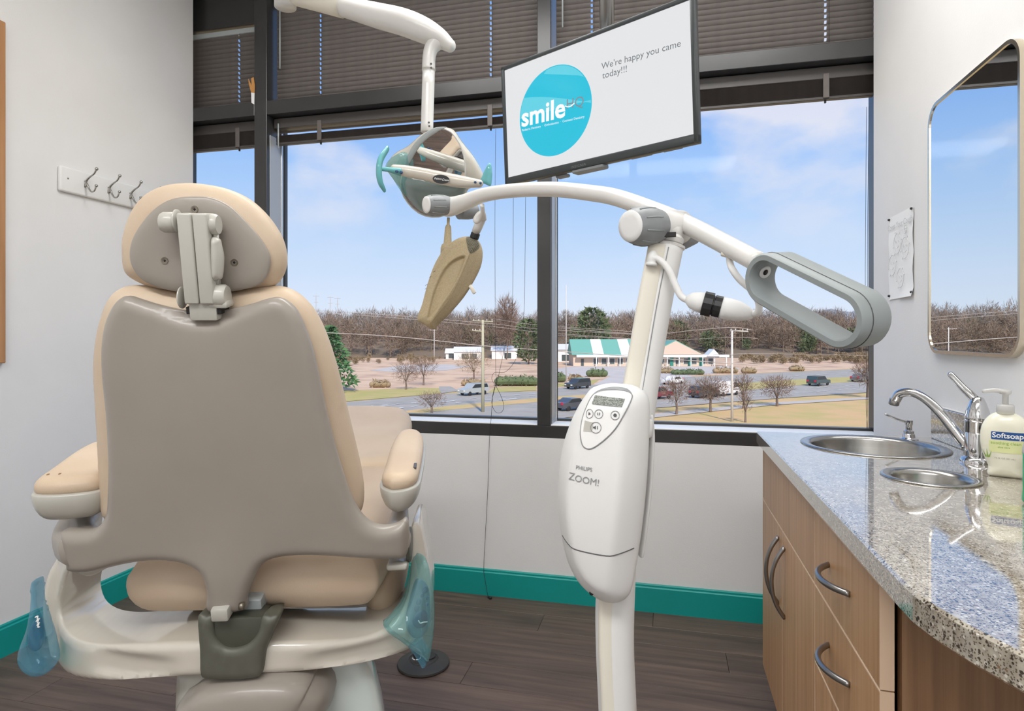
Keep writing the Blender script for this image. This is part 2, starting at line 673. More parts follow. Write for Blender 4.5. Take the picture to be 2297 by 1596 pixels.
M_SOAPCLEAR = film('clear_pump', '#e6e4e0', clear=0.55, gloss=0.1, tint='#f0efec')
M_SOAPBLUE = mat('label_blue', '#1f4f8f', 0.4)
M_LEAF = mat('label_green', '#8fb24c', 0.5)
M_PALEGREEN = mat('label_pale_green', '#dfe3a8', 0.5)
M_GREENB = mat('green_bottle', '#2fa66c', 0.3, coat=0.3)
M_LCD = mat('lcd_glass', '#9da19a', 0.12, noise=(500, '#6e716c', 0.45, 0.55))
M_WHITEPRINT = mat('white_print', '#f4f4f2', 0.5)

def wood_mat(name, base, dark, light, scale=(1, 1, 1), rough=0.4, seed=0.0, rings=26):
    m = bpy.data.materials.new(name)
    m.use_nodes = True
    nt = m.node_tree
    n, l = nt.nodes, nt.links
    b = n['Principled BSDF']
    b.inputs['Roughness'].default_value = rough
    tc = n.new('ShaderNodeTexCoord')
    oi = n.new('ShaderNodeObjectInfo')
    add = n.new('ShaderNodeVectorMath')
    add.operation = 'ADD'
    sc = n.new('ShaderNodeVectorMath')
    sc.operation = 'SCALE'
    sc.inputs['Scale'].default_value = 7.0
    cmb = n.new('ShaderNodeCombineXYZ')
    for k in range(3): l.new(oi.outputs['Random'], cmb.inputs[k])
    l.new(cmb.outputs[0], sc.inputs[0])
    l.new(tc.outputs['Object'], add.inputs[0])
    l.new(sc.outputs[0], add.inputs[1])
    mp = n.new('ShaderNodeMapping')
    mp.inputs['Scale'].default_value = scale
    mp.inputs['Location'].default_value = (seed, seed, seed)
    l.new(add.outputs[0], mp.inputs[0])
    nz = n.new('ShaderNodeTexNoise')
    nz.inputs['Scale'].default_value = 1.0
    nz.inputs['Detail'].default_value = 8
    nz.inputs['Roughness'].default_value = 0.62
    nz.inputs['Distortion'].default_value = 0.4
    l.new(mp.outputs[0], nz.inputs['Vector'])
    r = n.new('ShaderNodeValToRGB')
    e = r.color_ramp.elements
    e[0].position, e[0].color = 0.28, lin(dark)
    e[1].position, e[1].color = 0.74, lin(light)
    x = e.new(0.5)
    x.color = lin(base)
    l.new(nz.outputs['Fac'], r.inputs[0])
    hs = n.new('ShaderNodeHueSaturation')
    mr = n.new('ShaderNodeMapRange')
    mr.inputs['To Min'].default_value = 0.86
    mr.inputs['To Max'].default_value = 1.12
    l.new(oi.outputs['Random'], mr.inputs['Value'])
    l.new(mr.outputs[0], hs.inputs['Value'])
    l.new(r.outputs[0], hs.inputs['Color'])
    l.new(hs.outputs[0], b.inputs['Base Color'])
    bp = n.new('ShaderNodeBump')
    bp.inputs['Strength'].default_value = 0.08
    bp.inputs['Distance'].default_value = 0.004
    l.new(nz.outputs['Fac'], bp.inputs['Height'])
    l.new(bp.outputs[0], b.inputs['Normal'])
    MATS[name] = m
    return m

M_PLANK = wood_mat('dark_vinyl_plank', '#5d4c43', '#453730', '#735f53', (2.2, 38, 30), 0.38)
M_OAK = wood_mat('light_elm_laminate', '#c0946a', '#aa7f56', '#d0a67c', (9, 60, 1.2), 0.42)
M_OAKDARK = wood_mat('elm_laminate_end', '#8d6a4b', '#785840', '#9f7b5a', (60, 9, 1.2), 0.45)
M_OAKEDGE = mat('pale_edge_band', '#e2c4a6', 0.45)

def granite_mat():
    m = bpy.data.materials.new('speckled_quartz')
    m.use_nodes = True
    nt = m.node_tree
    n, l = nt.nodes, nt.links
    b = n['Principled BSDF']
    b.inputs['Roughness'].default_value = 0.07
    b.inputs['Specular IOR Level'].default_value = 0.9
    b.inputs['Coat Weight'].default_value = 1.0
    b.inputs['Coat IOR'].default_value = 1.7
    b.inputs['Coat Roughness'].default_value = 0.03
    tc = n.new('ShaderNodeTexCoord')
    base = n.new('ShaderNodeTexNoise')
    base.inputs['Scale'].default_value = 60
    base.inputs['Detail'].default_value = 6
    l.new(tc.outputs['Object'], base.inputs['Vector'])
    r0 = n.new('ShaderNodeValToRGB')
    e = r0.color_ramp.elements
    e[0].position, e[0].color = 0.32, lin('#9a8f80')
    e[1].position, e[1].color = 0.68, lin('#c3bbac')
    l.new(base.outputs['Fac'], r0.inputs[0])
    def spots(scale, thr, width):
        v = n.new('ShaderNodeTexVoronoi')
        v.inputs['Scale'].default_value = scale
        l.new(tc.outputs['Object'], v.inputs['Vector'])
        sepc = n.new('ShaderNodeSeparateColor')
        l.new(v.outputs['Color'], sepc.inputs[0])
        gt = n.new('ShaderNodeMath'); gt.operation = 'GREATER_THAN'; gt.inputs[1].default_value = thr
        l.new(sepc.outputs[0], gt.inputs[0])
        lt = n.new('ShaderNodeMath'); lt.operation = 'LESS_THAN'; lt.inputs[1].default_value = width
        l.new(v.outputs['Distance'], lt.inputs[0])
        mu = n.new('ShaderNodeMath'); mu.operation = 'MULTIPLY'
        l.new(gt.outputs[0], mu.inputs[0]); l.new(lt.outputs[0], mu.inputs[1])
        return mu
    cur = r0.outputs[0]
    for scale, thr, width, colr in ((420, 0.55, 0.48, '#6c6254'), (260, 0.72, 0.42, '#4a4238'), (200, 0.8, 0.40, '#d8d2c6'), (150, 0.86, 0.36, '#3b352e'), (110, 0.9, 0.3, '#8b6f55')):
        s = spots(scale, thr, width)
        mx = n.new('ShaderNodeMixRGB')
        l.new(s.outputs[0], mx.inputs[0])
        l.new(cur, mx.inputs[1])
        mx.inputs[2].default_value = lin(colr)
        cur = mx.outputs[0]
    l.new(cur, b.inputs['Base Color'])
    return m
M_GRANITE = granite_mat()

# outdoors
M_GRASS = mat('dry_winter_grass', '#d2ac7a', 0.95, noise=(0.22, '#bdaa6c', 0.40, 0.66))
M_GRASS2 = mat('greenish_verge', '#b2a763', 0.95, noise=(0.3, '#c0aa72', 0.4, 0.65))
M_FIELD = mat('pinkish_fallow_field', '#d8b698', 0.95, noise=(0.13, '#b08f76', 0.45, 0.7))
M_ASPH = mat('grey_asphalt', '#aca49a', 0.9, noise=(0.35, '#9d968d', 0.35, 0.7))
M_LOT = mat('pale_car_park', '#c8beb6', 0.9, noise=(0.2, '#bcb2aa', 0.35, 0.7))
M_WALK = mat('concrete_path', '#c0b5aa', 0.9)
M_LINE = mat('road_paint', '#dedede', 0.8)
M_BARK = mat('grey_brown_bark', '#7d6c60', 0.9)
M_TWIG = mat('bare_twigs', '#8b7062', 0.95, noise=(0.05, '#7d6a5c', 0.35, 0.65))
M_WOODS1 = mat('brown_woods', '#8f7b6c', 0.95, noise=(0.05, '#7d6a58', 0.35, 0.65))
M_WOODS2 = mat('grey_woods', '#91867f', 0.95, noise=(0.05, '#7f746b', 0.35, 0.65))
M_UNDER = mat('brush_floor', '#7d6c5a', 0.95, noise=(0.06, '#6d5f4e', 0.35, 0.65))
M_EVER = mat('evergreen', '#66734f', 0.95, noise=(0.3, '#566446', 0.35, 0.65))
M_EVER2 = mat('bright_evergreen', '#5a8254', 0.95, noise=(0.5, '#49704a', 0.35, 0.65))
M_SHRUB = mat('tan_shrub', '#a58e70', 0.95, noise=(0.6, '#8d7d60', 0.35, 0.65))
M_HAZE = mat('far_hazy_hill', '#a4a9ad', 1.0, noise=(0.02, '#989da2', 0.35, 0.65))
M_BWALL = mat('tan_building_wall', '#d2bcaa', 0.9)
M_BROOF = mat('green_metal_roof', '#6ea797', 0.6)
M_BWHITE = mat('white_building', '#e6e4e2', 0.85)
M_BDARK = mat('dark_building_glass', '#4d5456', 0.3)
M_BTEAL = mat('teal_pilaster', '#2f7f72', 0.6)
M_POLE = mat('weathered_pole', '#b5b096', 0.9)
M_POLEW = mat('pale_metal_pole', '#cfc9c3', 0.7)
M_WIRE = mat('power_wire', '#b8aca4', 0.8)
M_TYRE = mat('car_tyre', '#26262a', 0.8)
M_CARGLASS = mat('car_glass', '#2c3238', 0.15)
M_TAIL = mat('red_tail_light', '#d02a48', 0.4)
M_HEAD = mat('headlight', '#f2ecd8', 0.3)
CARC = {}
for k, c in (('silver', '#a9adac'), ('black', '#3c3f42'), ('charcoal', '#4a4d55'), ('white', '#eceae8'), ('red', '#7a2b36'), ('green', '#3c4c4c'), ('grey', '#6b6a6c')):
    CARC[k] = mat('car_paint_' + k, c, 0.3, coat=0.5)

# ------------------------------------------------------------------ room shell
WY = 2.86            # inner face of the window wall
XL, XR = -2.487, 0.845
YB = -1.9
SILL = 0.823
def struct(name, vf, m, parent=None, smooth=False):
    o = make(name, vf, m, parent, smooth)
    if parent is None: o['kind'] = 'structure'
    return o
WL_, WR_ = XL - .16, XR + .055       # the glazing runs on a little behind both side walls
floor = struct('floor', box(WORLD, XL - .1, XR + .1, YB - .1, WY + .28, -0.12, -0.006), mat('subfloor', '#2c2521', 0.8))
ceiling = struct('ceiling', box(WORLD, XL - .2, XR + .15, YB - .1, WY + .28, CEIL_Z, CEIL_Z + .1), M_CEIL)
wall_left = struct('wall_left', box(WORLD, XL - .2, XL, YB - .1, WY, 0, CEIL_Z), M_WALL)
wall_right = struct('wall_right', box(WORLD, XR, XR + .15, YB - .1, WY, 0, CEIL_Z), M_WALL)
wall_near = struct('wall_near', box(WORLD, XL, XR, YB - .1, YB, 0, CEIL_Z), M_WALL)
wall_far = struct('wall_far', box(WORLD, WL_, WR_, WY, WY + .22, 0, SILL - 0.062), M_WALL)
# floor planks, laid parallel to the window wall
PW, PL = 0.152, 1.22
row = 0
y = WY
proto = {}
while y > YB:
    y0 = max(y - PW, YB)
    x = XL - (row * 0.47 % PL)
    while x < XR:
        xa, xb = max(x, XL), min(x + PL, XR)
        if xb - xa > 0.02:
            key = (round(xb - xa, 3), round(y - y0, 3))
            if key not in proto:
                ob = make('plank', box(WORLD, xa + .0006, xb - .0006, y0 + .0006, y - .0006, -0.006, 0.0, 0.0008, 1), M_PLANK, floor, False)
                proto[key] = ob
            else:
                ob = proto[key].copy()
                COL.objects.link(ob)
                c = Vector(((xa + xb) / 2, (y0 + y) / 2, -0.003))
                WL[ob] = c
                ob.location = c - WL[floor]
        x += PL
    y -= PW
    row += 1
# teal baseboards with a small stepped top
BBH = 0.124
def baseboard(name, p0, p1, inward):
    d = Vector(p1) - Vector(p0)
    fr = Frame(p0, d, inward)          # x along, y into the room, z = up or down
    s = 1 if fr.ez.z > 0 else -1
    prof = [(0, 0), (0.014, 0), (0.014, BBH - .016), (0.009, BBH - .012), (0.009, BBH - .004), (0.006, BBH), (0, BBH)]
    L = d.length
    V = [fr.w(0, a, s * b) for a, b in prof] + [fr.w(L, a, s * b) for a, b in prof]
    n = len(prof)
    Fc = [(i, (i + 1) % n, (i + 1) % n + n, i + n) for i in range(n)] + [tuple(range(n)), tuple(range(2 * n - 1, n - 1, -1))]
    o = struct(name, (V, Fc), M_TEAL)
    bm = bmesh.new(); bm.from_mesh(o.data); bmesh.ops.recalc_face_normals(bm, faces=bm.faces); bm.to_mesh(o.data); bm.free()
    return o
baseboard('baseboard_far', (XL + .016, WY, 0), (XR, WY, 0), (0, -1, 0))
baseboard('baseboard_left', (XL, YB, 0), (XL, WY, 0), (1, 0, 0))
baseboard('baseboard_right', (XR, 2.26, 0), (XR, WY - .016, 0), (-1, 0, 0))

# ------------------------------------------------------------------ window wall: frame, mullions, glass
GY = WY + 0.155      # glass plane
window = struct('window_1', box(WORLD, WL_, WR_, WY, WY + 0.20, SILL - 0.062, SILL - .004, 0.002, 1), M_BLACKF)
def wpart(name, *b, m=None, bev=0.002):
    return make(name, box(WORLD, *b, bev, 1), m or M_BLACKF, window, False)
MUL = [(-2.106, -2.0315), (-0.580, -0.516)]
TR0, TR1 = 2.406, 2.478
for a, b in MUL:
    wpart('mullion', a, b, WY, WY + 0.19, SILL - .004, CEIL_Z)
SECT = [(WL_ + .02, MUL[0][0]), (MUL[0][1], MUL[1][0]), (MUL[1][1], WR_ - .02)]
M_SILL = mat('white_sill_glare', '#f8f7f4', 0.5)  # sill top painted white to carry the bright sky reflection
for a, b in SECT:
    wpart('transom', a, b, WY, WY + 0.19, TR0, TR1)
    make('sill_glare', box(WORLD, a, b, WY + .003, WY + 0.138, SILL - .004, SILL + .001, .001, 1), M_SILL, window, False)
    wpart('glazing_bead', a, b, WY + 0.137, WY + 0.18, SILL - .004, SILL + 0.012)
    wpart('head_frame', a, b, WY + .05, WY + .19, {0: 2.925, 1: 3.06, 2: 3.095}[SECT.index((a, b))], CEIL_Z)
    wpart('glazing_bead', a, b, WY + 0.135, WY + 0.18, TR0 - 0.014, TR0)
    make('pane', box(WORLD, a + .001, b - .001, GY, GY + .006, SILL + .014, TR0 - .014), M_GLASS, window, False)
    make('pane', box(WORLD, a + .001, b - .001, GY, GY + .006, TR1, CEIL_Z), M_GLASS, window, False)
for x in (WR_ - 0.02, WL_):
    wpart('jamb', x, x + 0.02, WY, WY + 0.19, SILL - .004, CEIL_Z)
# polished stop down the right-hand flank of each mullion
for a, b in MUL:
    wpart('flank_sheen', b, b + 0.0025, WY + 0.025, WY + 0.122, SILL, TR0 - .10, m=mat('satin_flank_sheen', '#a9acb0', 0.35, metal=0.25) if a < -1 else MATS['satin_flank_sheen'])  # reflections on the glossy mullion flank painted as a paler satin plate
    wpart('glazing_stop', b, b + 0.008, WY + 0.12, WY + 0.137, SILL, TR0, m=mat('bright_stop', '#c9cccf', 0.25, metal=0.6) if a < -1 else MATS['bright_stop'])
    wpart('gasket', b, b + 0.009, WY + 0.137, WY + 0.155, SILL, TR0, m=M_DARK)

# ------------------------------------------------------------------ blinds
BLY = WY + 0.075
def slat_mesh(a, b, holes, w=0.0265, tilt=62):
    """one curved slat with its cord holes left open"""
    L = b - a
    xs = [0.0]
    for h in holes:
        xs += [h - 0.0046, h + 0.0046]
    xs.append(L)
    cs = []
    for k in range(5):
        t = k / 4 - 0.5
        cs.append((t * w, 0.0022 * (1 - (2 * t) ** 2)))
    ca, sa = math.cos(math.radians(tilt)), math.sin(math.radians(tilt))
    V, Fc = [], []
    for x in xs:
        for s, h in cs:
            V.append((a + x, BLY - s * ca - h * sa, s * sa - h * ca + 0))
    for i in range(len(xs) - 1):
        for k in range(4):
            if i % 2 == 1 and k in (1, 2):
                continue
            Fc.append((i * 5 + k, i * 5 + k + 1, (i + 1) * 5 + k + 1, (i + 1) * 5 + k))
    return V, Fc
UPLAB = ['closed charcoal blind above the transom, narrow section beside the left wall',
         'closed charcoal blind above the transom, behind the white lamp arm',
         'closed charcoal blind above the transom, right of the television']
LOLAB = ['raised charcoal blind bunched under the transom, narrow section beside the left wall',
         'raised charcoal blind bunched under the transom behind the dental lamp with long dangling cord',
         'raised charcoal blind bunched under the transom, right of the television']
HOLES = [[0.36], [0.26, 1.19], [0.17, 1.18]]
PITCH = 0.0252
HEAD_LO = [2.885, 3.02, 3.06]
for i, (a0, b0) in enumerate(SECT):
    a, b = a0 + 0.014, b0 - 0.014
    t = thing('upper_blind', UPLAB[i], 'blind', ((a + b) / 2, BLY, TR1), 'blinds in the window wall')
    htop = HEAD_LO[i]
    make('headrail', box(WORLD, a - .004, b + .004, BLY - .014, BLY + .014, htop, htop + .027, .002, 1), M_LGREY if i < 2 else M_BLINDRAIL, t, False)
    z = TR1 + 0.022
    first = None
    while z < htop - 0.004:
        if first is None:
            V, Fc = slat_mesh(a, b, HOLES[i])
            first = make('slat', ([Vector((v[0], v[1], v[2] + z)) for v in V], Fc), M_BLIND, t)
            z0 = z
        else:
            dup(first, (0, 0, z - z0), t)
        z += PITCH
    make('bottom_rail', box(WORLD, a, b, BLY - .011, BLY + .011, TR1 + 0.002, TR1 + 0.012, .002, 1), M_BLINDRAIL, t, False)
    for h in HOLES[i]:
        make('ladder_cord', sweep([(a + h + .012, BLY - .014, TR1 + .01), (a + h + .012, BLY - .014, htop)], 0.0009, 5, 1), M_CORD, t)
    if i:
        xw = a + 0.035
        make('tilt_wand', sweep([(xw, BLY - .03, htop - .01), (xw, BLY - .03, htop - .36)], 0.004, 8, 1), M_LGREY, t)
    # raised blind below the transom
    t = thing('lower_blind', LOLAB[i], 'blind', ((a + b) / 2, BLY, 2.2), 'blinds in the window wall')
    ztop = TR0 - 0.004
    make('headrail', box(WORLD, a - .010, b + .010, BLY - .016, BLY + .05, ztop - .052, ztop, .002, 1), M_BLINDRAIL, t, False)
    zb = 2.262
    nS = 14
    first = None
    gaps = {9, 10, 12} if i == 1 else set()
    zz = zb + 0.016
    for k in range(nS):
        if first is None:
            V, Fc = slat_mesh(a, b, HOLES[i], tilt=6)
            first = make('slat', ([Vector((v[0], v[1], v[2] + zz)) for v in V], Fc), M_BLIND, t)
            z0 = zz
        else:
            dup(first, (0, 0, zz - z0), t)
        zz += 0.021 if k in gaps else (0.0035 if i == 1 else 0.0056)
    make('bottom_rail', box(WORLD, a, b, BLY - .013, BLY + .013, zb, zb + .013, .002, 1), M_BLINDRAIL, t, False)
    for h in HOLES[i]:
        make('cord_clip', box(WORLD, a + h - .012, a + h + .012, BLY - .020, BLY - .013, zb + .005, ztop - .03, .001, 1), M_BLIND, t, False)
        make('cord_end', box(WORLD, a + h - .004, a + h + .004, BLY - .004, BLY + .004, zb - .012, zb, .001, 1), M_CORD, t, False)
    if i == 1:
        make('tilt_wand', sweep([(a + .02, BLY - .022, ztop - .03), (a + .02, BLY - .022, zb - .02)], 0.004, 8, 1), M_LGREY, t)
        # the long pull cord: strands gather in a loose knot, loop below the sill line, one end falls to the floor
        yc = WY - 0.012
        def cpt(u, v, yy=yc):
            return on_plane(u, v, (0, yy, 0), Vector((0, 1, 0)))
        x_top = a + 1.30
        for pts in ([(1112, 290), (1110, 500), (1111, 700), (1112, 830), (1113, 845)],
                    [(1152, 292), (1150, 660), (1146, 720), (1130, 790), (1118, 845)],
                    [(1180, 292), (1177, 640), (1172, 740), (1160, 800), (1135, 834), (1110, 836), (1103, 850), (1112, 864), (1118, 846)]):
            make('pull_cord', sweep([cpt(*p) for p in pts], 0.0009, 5, 5), M_CORD, t)
        make('pull_cord', sweep([cpt(*p) for p in ((1116, 845), (1108, 880), (1103, 905), (1112, 925), (1125, 925), (1130, 910), (1122, 885), (1113, 866), (1114, 846))], 0.001, 5, 5), M_CORD, t)
        make('pull_cord', sweep([cpt(*p) for p in ((1110, 868), (1105, 890), (1102, 935), (1098, 980), (1094, 1100), (1086, 1250), (1085, 1285))], 0.0011, 5, 5), M_CORD, t)
        e = cpt(1085, 1285)
        f0 = Vector((e.x + 0.03, WY - 0.045, 0.012))
        make('pull_cord', sweep([e, Vector((e.x + .005, WY - .02, 0.10)), f0], 0.0011, 5, 5), M_CORD, t)
        make('cord_tassel', lathe(f0 + Vector((0.0, 0, -0.004)), (0.8, -0.4, 0.0), [(0.002, 0), (0.0055, 0.004), (0.007, 0.02), (0.003, 0.024)], 10), M_BLACK, t)
    if i == 2:
        yc = WY - 0.008
        for du in (0, 5):
            pts = [(1944 + du, 240), (1941 + du, 600), (1943 + du, 800), (1946 + du - du * 1.6, 900), (1944 + du * .5, 962)]
            make('pull_cord', sweep([on_plane(u, v, (0, yc, 0), Vector((0, 1, 0))) for u, v in pts], 0.0009, 5, 5), M_CORD, t)
# a scrap of tape stuck on the blind beside the left mullion
fr = Frame(on_plane(568, 205, (0, WY - .004, 0), Vector((0, 1, 0))), (1, 0, 0), (0, 0, 1))
tp = thing('paper_scrap', 'torn orange and white paper scrap stuck at the left mullion by the blind', 'paper', fr.o)
make('orange_part', prism(fr, [(-.012, -.005), (.008, -.01), (.010, .03), (.002, .075), (-.012, .07), (-.008, .03), (-.03, .07), (-.026, .04)], -.001, .001), mat('orange_tape', '#c98f4e', 0.6), tp, False)
make('white_part', prism(fr, [(-.010, -.06), (.006, -.07), (.008, -.01), (-.012, -.005)], -.001, .001), M_PAPER, tp, False)
# ------------------------------------------------------------------ things on the walls
# coat rack on the left wall
ry0, ry1, rz0, rz1 = 2.082, 2.672, 1.853, 1.961
rack = thing('coat_rack', 'white wooden coat rack with four nickel hooks on the left wall', 'coat rack', (XL, (ry0 + ry1) / 2, rz0))
make('backboard', box(WORLD, XL, XL + 0.018, ry0, ry1, rz0, rz1, .008, 3), M_RACK, rack, True, 40)
hk0 = None
for k in range(4):
    y = 2.196 + k * 0.1185
    if hk0 is None:
        b = Vector((XL + 0.018, y, 1.905))
        hk = make('hook', join(
            sweep([b + Vector((.002, 0, .012)), b + Vector((.012, 0, .0)), b + Vector((.022, 0, -.02)), b + Vector((.036, 0, -.034)), b + Vector((.052, 0, -.030)), b + Vector((.060, 0, -.012))], [.0045, .0045, .004, .0035, .0032, .0032], 10, 4),
            sweep([b + Vector((.004, 0, -.012)), b + Vector((.008, 0, .014)), b + Vector((.026, 0, .030)), b + Vector((.050, 0, .044)), b + Vector((.062, 0, .062))], [.004, .0045, .0038, .0034, .0034], 10, 4),
            lathe(b + Vector((.060, 0, -.016)), (.3, 0, 1), [(0.0, 0), (.005, .002), (.0068, .007), (.005, .012), (0, .014)], 12),
            lathe(b + Vector((.061, 0, .056)), (.3, 0, 1), [(0.0, 0), (.005, .002), (.0072, .008), (.005, .014), (0, .016)], 12),
            box(WORLD, XL + .0175, XL + .0205, y - .005, y + .005, 1.892, 1.922, .001, 1)), M_STEEL, rack)
        hk0 = hk
    else:
        dup(hk0, (0, k * 0.1185, 0), rack)
make('screw', lathe((XL + .018, ry0 + .035, 1.912), (1, 0, 0), [(.004, 0), (.003, .0012), (0, .0014)], 10), M_SCREW, rack)
# wooden frame whose far edge just shows at the left of the picture
fy = on_plane(4, 600, (XL, 0, 0), Vector((1, 0, 0))).y
fo = thing('picture_frame', 'tan wooden frame edge hanging on the left wall at the left photo border', 'picture frame', (XL, fy - .3, 1.13))
fz0, fz1 = 1.135, 2.45
for y0, y1, z0, z1 in ((fy - .04, fy, fz0, fz1), (fy - .7, fy - .66, fz0, fz1), (fy - .66, fy - .04, fz0, fz0 + .04), (fy - .66, fy - .04, fz1 - .04, fz1)):
    make('frame_rail', box(WORLD, XL, XL + .022, y0, y1, z0, z1, .003, 1), M_FRAMEW, fo, False)
make('backing', box(WORLD, XL, XL + .010, fy - .66, fy - .04, fz0 + .04, fz1 - .04), M_PAPER, fo, False)

# mirror on the right wall
mfr = Frame((XR, (2.264 + 1.735) / 2, 1.58), (0, -1, 0), (0, 0, 1))   # x towards the camera, y up, z away from wall (-X)
mir = thing('mirror', 'large wall mirror with rounded corners and thin champagne gold frame above the sink', 'mirror', mfr.o)
mw, mh = 0.535 / 2, 0.79 / 2
outer = rrect(-mw, mw, -mh, mh, .065, 8)
inner = rrect(-mw + .010, mw - .010, -mh + .010, mh - .010, .056, 8)
n = len(outer)
sgn = 1 if mfr.ez.x < 0 else -1
V = [mfr.w(p[0], p[1], 0.0) for p in outer] + [mfr.w(p[0], p[1], sgn * .018) for p in outer] + [mfr.w(p[0], p[1], sgn * .018) for p in inner] + [mfr.w(p[0], p[1], sgn * .0145) for p in inner]
Fc = []
for ring in range(3):
    for k in range(n):
        a, b = ring * n + k, ring * n + (k + 1) % n
        Fc.append((a, b, b + n, a + n))
make('frame', (V, Fc), M_GOLD, mir, False)
make('mirror_glass', prism(mfr, rrect(-mw + .0095, mw - .0095, -mh + .0095, mh - .0095, .056, 8), sgn * .006, sgn * .015), M_MIRROR, mir, False)

# colouring-page poster pinned to the right wall
py0, py1 = 2.663, 2.425
pfr = Frame((XR - .0008, (py0 + py1) / 2, 1.536), (0, -1, 0), (0, 0, 1))
pw, ph = abs(py0 - py1) / 2, .157
sg = 1 if pfr.ez.x < 0 else -1
pos = thing('poster', 'white paper poster with outline germ drawings pinned to the right wall left of the mirror', 'poster', pfr.o)
V, Fc = [], []
NX, NY = 8, 10
for j in range(NY + 1):
    for i in range(NX + 1):
        x, y = -pw + 2 * pw * i / NX, -ph + 2 * ph * j / NY
        curl = .002 + .004 * abs(math.sin(y * 26)) * (abs(x) / pw) ** 2 + (.006 * max(0, (-y / ph - .8)) * 5 if i > 3 else 0)
        V.append(pfr.w(x, y, sg * curl))
for j in range(NY):
    for i in range(NX):
        a = j * (NX + 1) + i
        Fc.append((a, a + 1, a + NX + 2, a + NX + 1))
make('sheet', (V, Fc), M_PAPER, pos)
P, Ft = text2d('Cover Your Cough', .031, 'CENTER', 0.0002)
make('title_lettering', put2d(pfr, P, Ft, 0, ph - .052, sg * .0075), M_PENCIL, pos, False)
P, Ft = text2d('Stop the spread of germs', .010, 'CENTER')
make('subtitle_lettering', put2d(pfr, P, Ft, 0, ph - .072, sg * .0075), M_PENCIL, pos, False)
for gx, gy, gr in ((-.02, .045, .036), (.055, .02, .036), (-.07, -.03, .036), (.01, -.085, .033), (.06, .085, .013)):
    ring = []
    for k in range(40):
        a = 2 * math.pi * k / 40
        ring.append(pfr.w(gx + gr * math.cos(a), gy + gr * 1.05 * math.sin(a), sg * .008))
    parts = [sweep(ring + [ring[0]], .0009, 4, 1, cap=False)]
    for k in range(8):
        a = 2 * math.pi * (k + .3) / 8
        parts.append(sweep([pfr.w(gx + gr * math.cos(a), gy + gr * math.sin(a), sg * .008), pfr.w(gx + gr * 1.28 * math.cos(a), gy + gr * 1.28 * math.sin(a), sg * .008)], .0009, 4, 1))
    for k in (-1, 1):
        ex = [pfr.w(gx + k * gr * .35 + gr * .12 * math.cos(2 * math.pi * q / 10), gy + gr * .2 + gr * .12 * math.sin(2 * math.pi * q / 10), sg * .008) for q in range(11)]
        parts.append(sweep(ex, .0007, 4, 1, cap=False))
    parts.append(sweep([pfr.w(gx + gr * .4 * q, gy - gr * (.45 - .2 * q * q), sg * .008) for q in (-1, -.5, 0, .5, 1)], .0008, 4, 2))
    make('germ_drawing', join(*parts), M_PENCIL, pos, False)
for x, y in ((-pw + .008, ph - .008), (pw - .008, ph - .008), (-pw + .008, -ph + .014), (pw - .008, -ph + .014)):
    make('pin', lathe(pfr.w(x, y, sg * .004), pfr.ez * sg, [(.0045, 0), (.0045, .005), (.003, .007), (0, .0075)], 12), M_PIN, pos)

# ------------------------------------------------------------------ sink cabinet, worktop, sinks, taps, bottles
FX = 0.325            # cabinet face
YN, YF, YM, YD = 1.0675, 2.251, 1.497, 1.888
ZC = 0.915
TH = 0.042
ZT, ZD1, ZD2, ZB = 0.69, 0.856, 0.521, 0.122
cab = thing('sink_cabinet', 'light wood sink cabinet with bow handles under the speckled worktop', 'cabinet', (0.58, 1.66, 0))
make('body', join(box(WORLD, FX + .021, XR - .002, YF - .020, YF - .002, ZB - .002, ZC - TH - .002, .001, 1), box(WORLD, XR - .014, XR - .002, YN + .022, YF - .02, ZB - .002, ZC - TH - .002), box(WORLD, FX + .021, XR - .014, YN + .022, YF - .02, ZB - .002, ZB + .016), box(WORLD, FX + .021, FX + .026, YN + .022, YF - .02, ZB, ZC - TH - .002),
                  box(WORLD, FX + .08, XR - .002, YN + .03, YF - .02, 0.0, ZB, 0)), M_OAK, cab, False)
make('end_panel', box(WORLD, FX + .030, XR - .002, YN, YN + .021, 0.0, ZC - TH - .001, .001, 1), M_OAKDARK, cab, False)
G = .0016
def front(name, y0, y1, z0, z1):
    o = make(name, box(WORLD, FX, FX + .0195, y0 + G, y1 - G, z0 + G, z1 - G, .0012, 1), M_OAK, cab, False)
    make('edge_band', join(box(WORLD, FX - .0006, FX + .0197, y0 + G, y1 - G, z1 - G - .0022, z1 - G + .0004), box(WORLD, FX - .0004, FX + .0197, y0 + G - .0004, y0 + G + .0018, z0 + G, z1 - G)), M_OAKEDGE, o, False)
    return o
def bow(o, c, along, half, out=.034, r=.0058):
    """bow handle: c on the face, along = direction"""
    c, al = Vector(c), Vector(along)
    pts = []
    for k in range(9):
        t = -1 + 2 * k / 8
        pts.append(c + al * half * t * (1 - .0 * abs(t)) + Vector((-out * (1 - abs(t) ** 2.2) - (.001), 0, 0)))
    return make('handle', sweep(pts, [(r * (1.05 if 0 < i < 8 else .95), r) for i in range(9)], 12, 4, up=(1, 0, 0)), M_NICKEL, o)
front('false_front', YM, YF, ZT, ZC - TH - .004)
d1 = front('door', YD, YF, ZB, ZT)
d2 = front('door', YM, YD, ZB, ZT)
bow(d1, (FX, YD + .055, 0.555), (0, 0, 1), .098)
bow(d2, (FX, YD - .040, 0.555), (0, 0, 1), .098)
dr1 = front('drawer', YN, YM, ZT, ZD1)
dr2 = front('drawer', YN, YM, ZD2, ZT)
dr3 = front('drawer', YN, YM, ZB, ZD2)
for o, z in ((dr1, 0.775), (dr2, 0.612), (dr3, 0.36)):
    bow(o, (FX, (YN + YM) / 2 + .02, z), (0, 1, 0), .075)

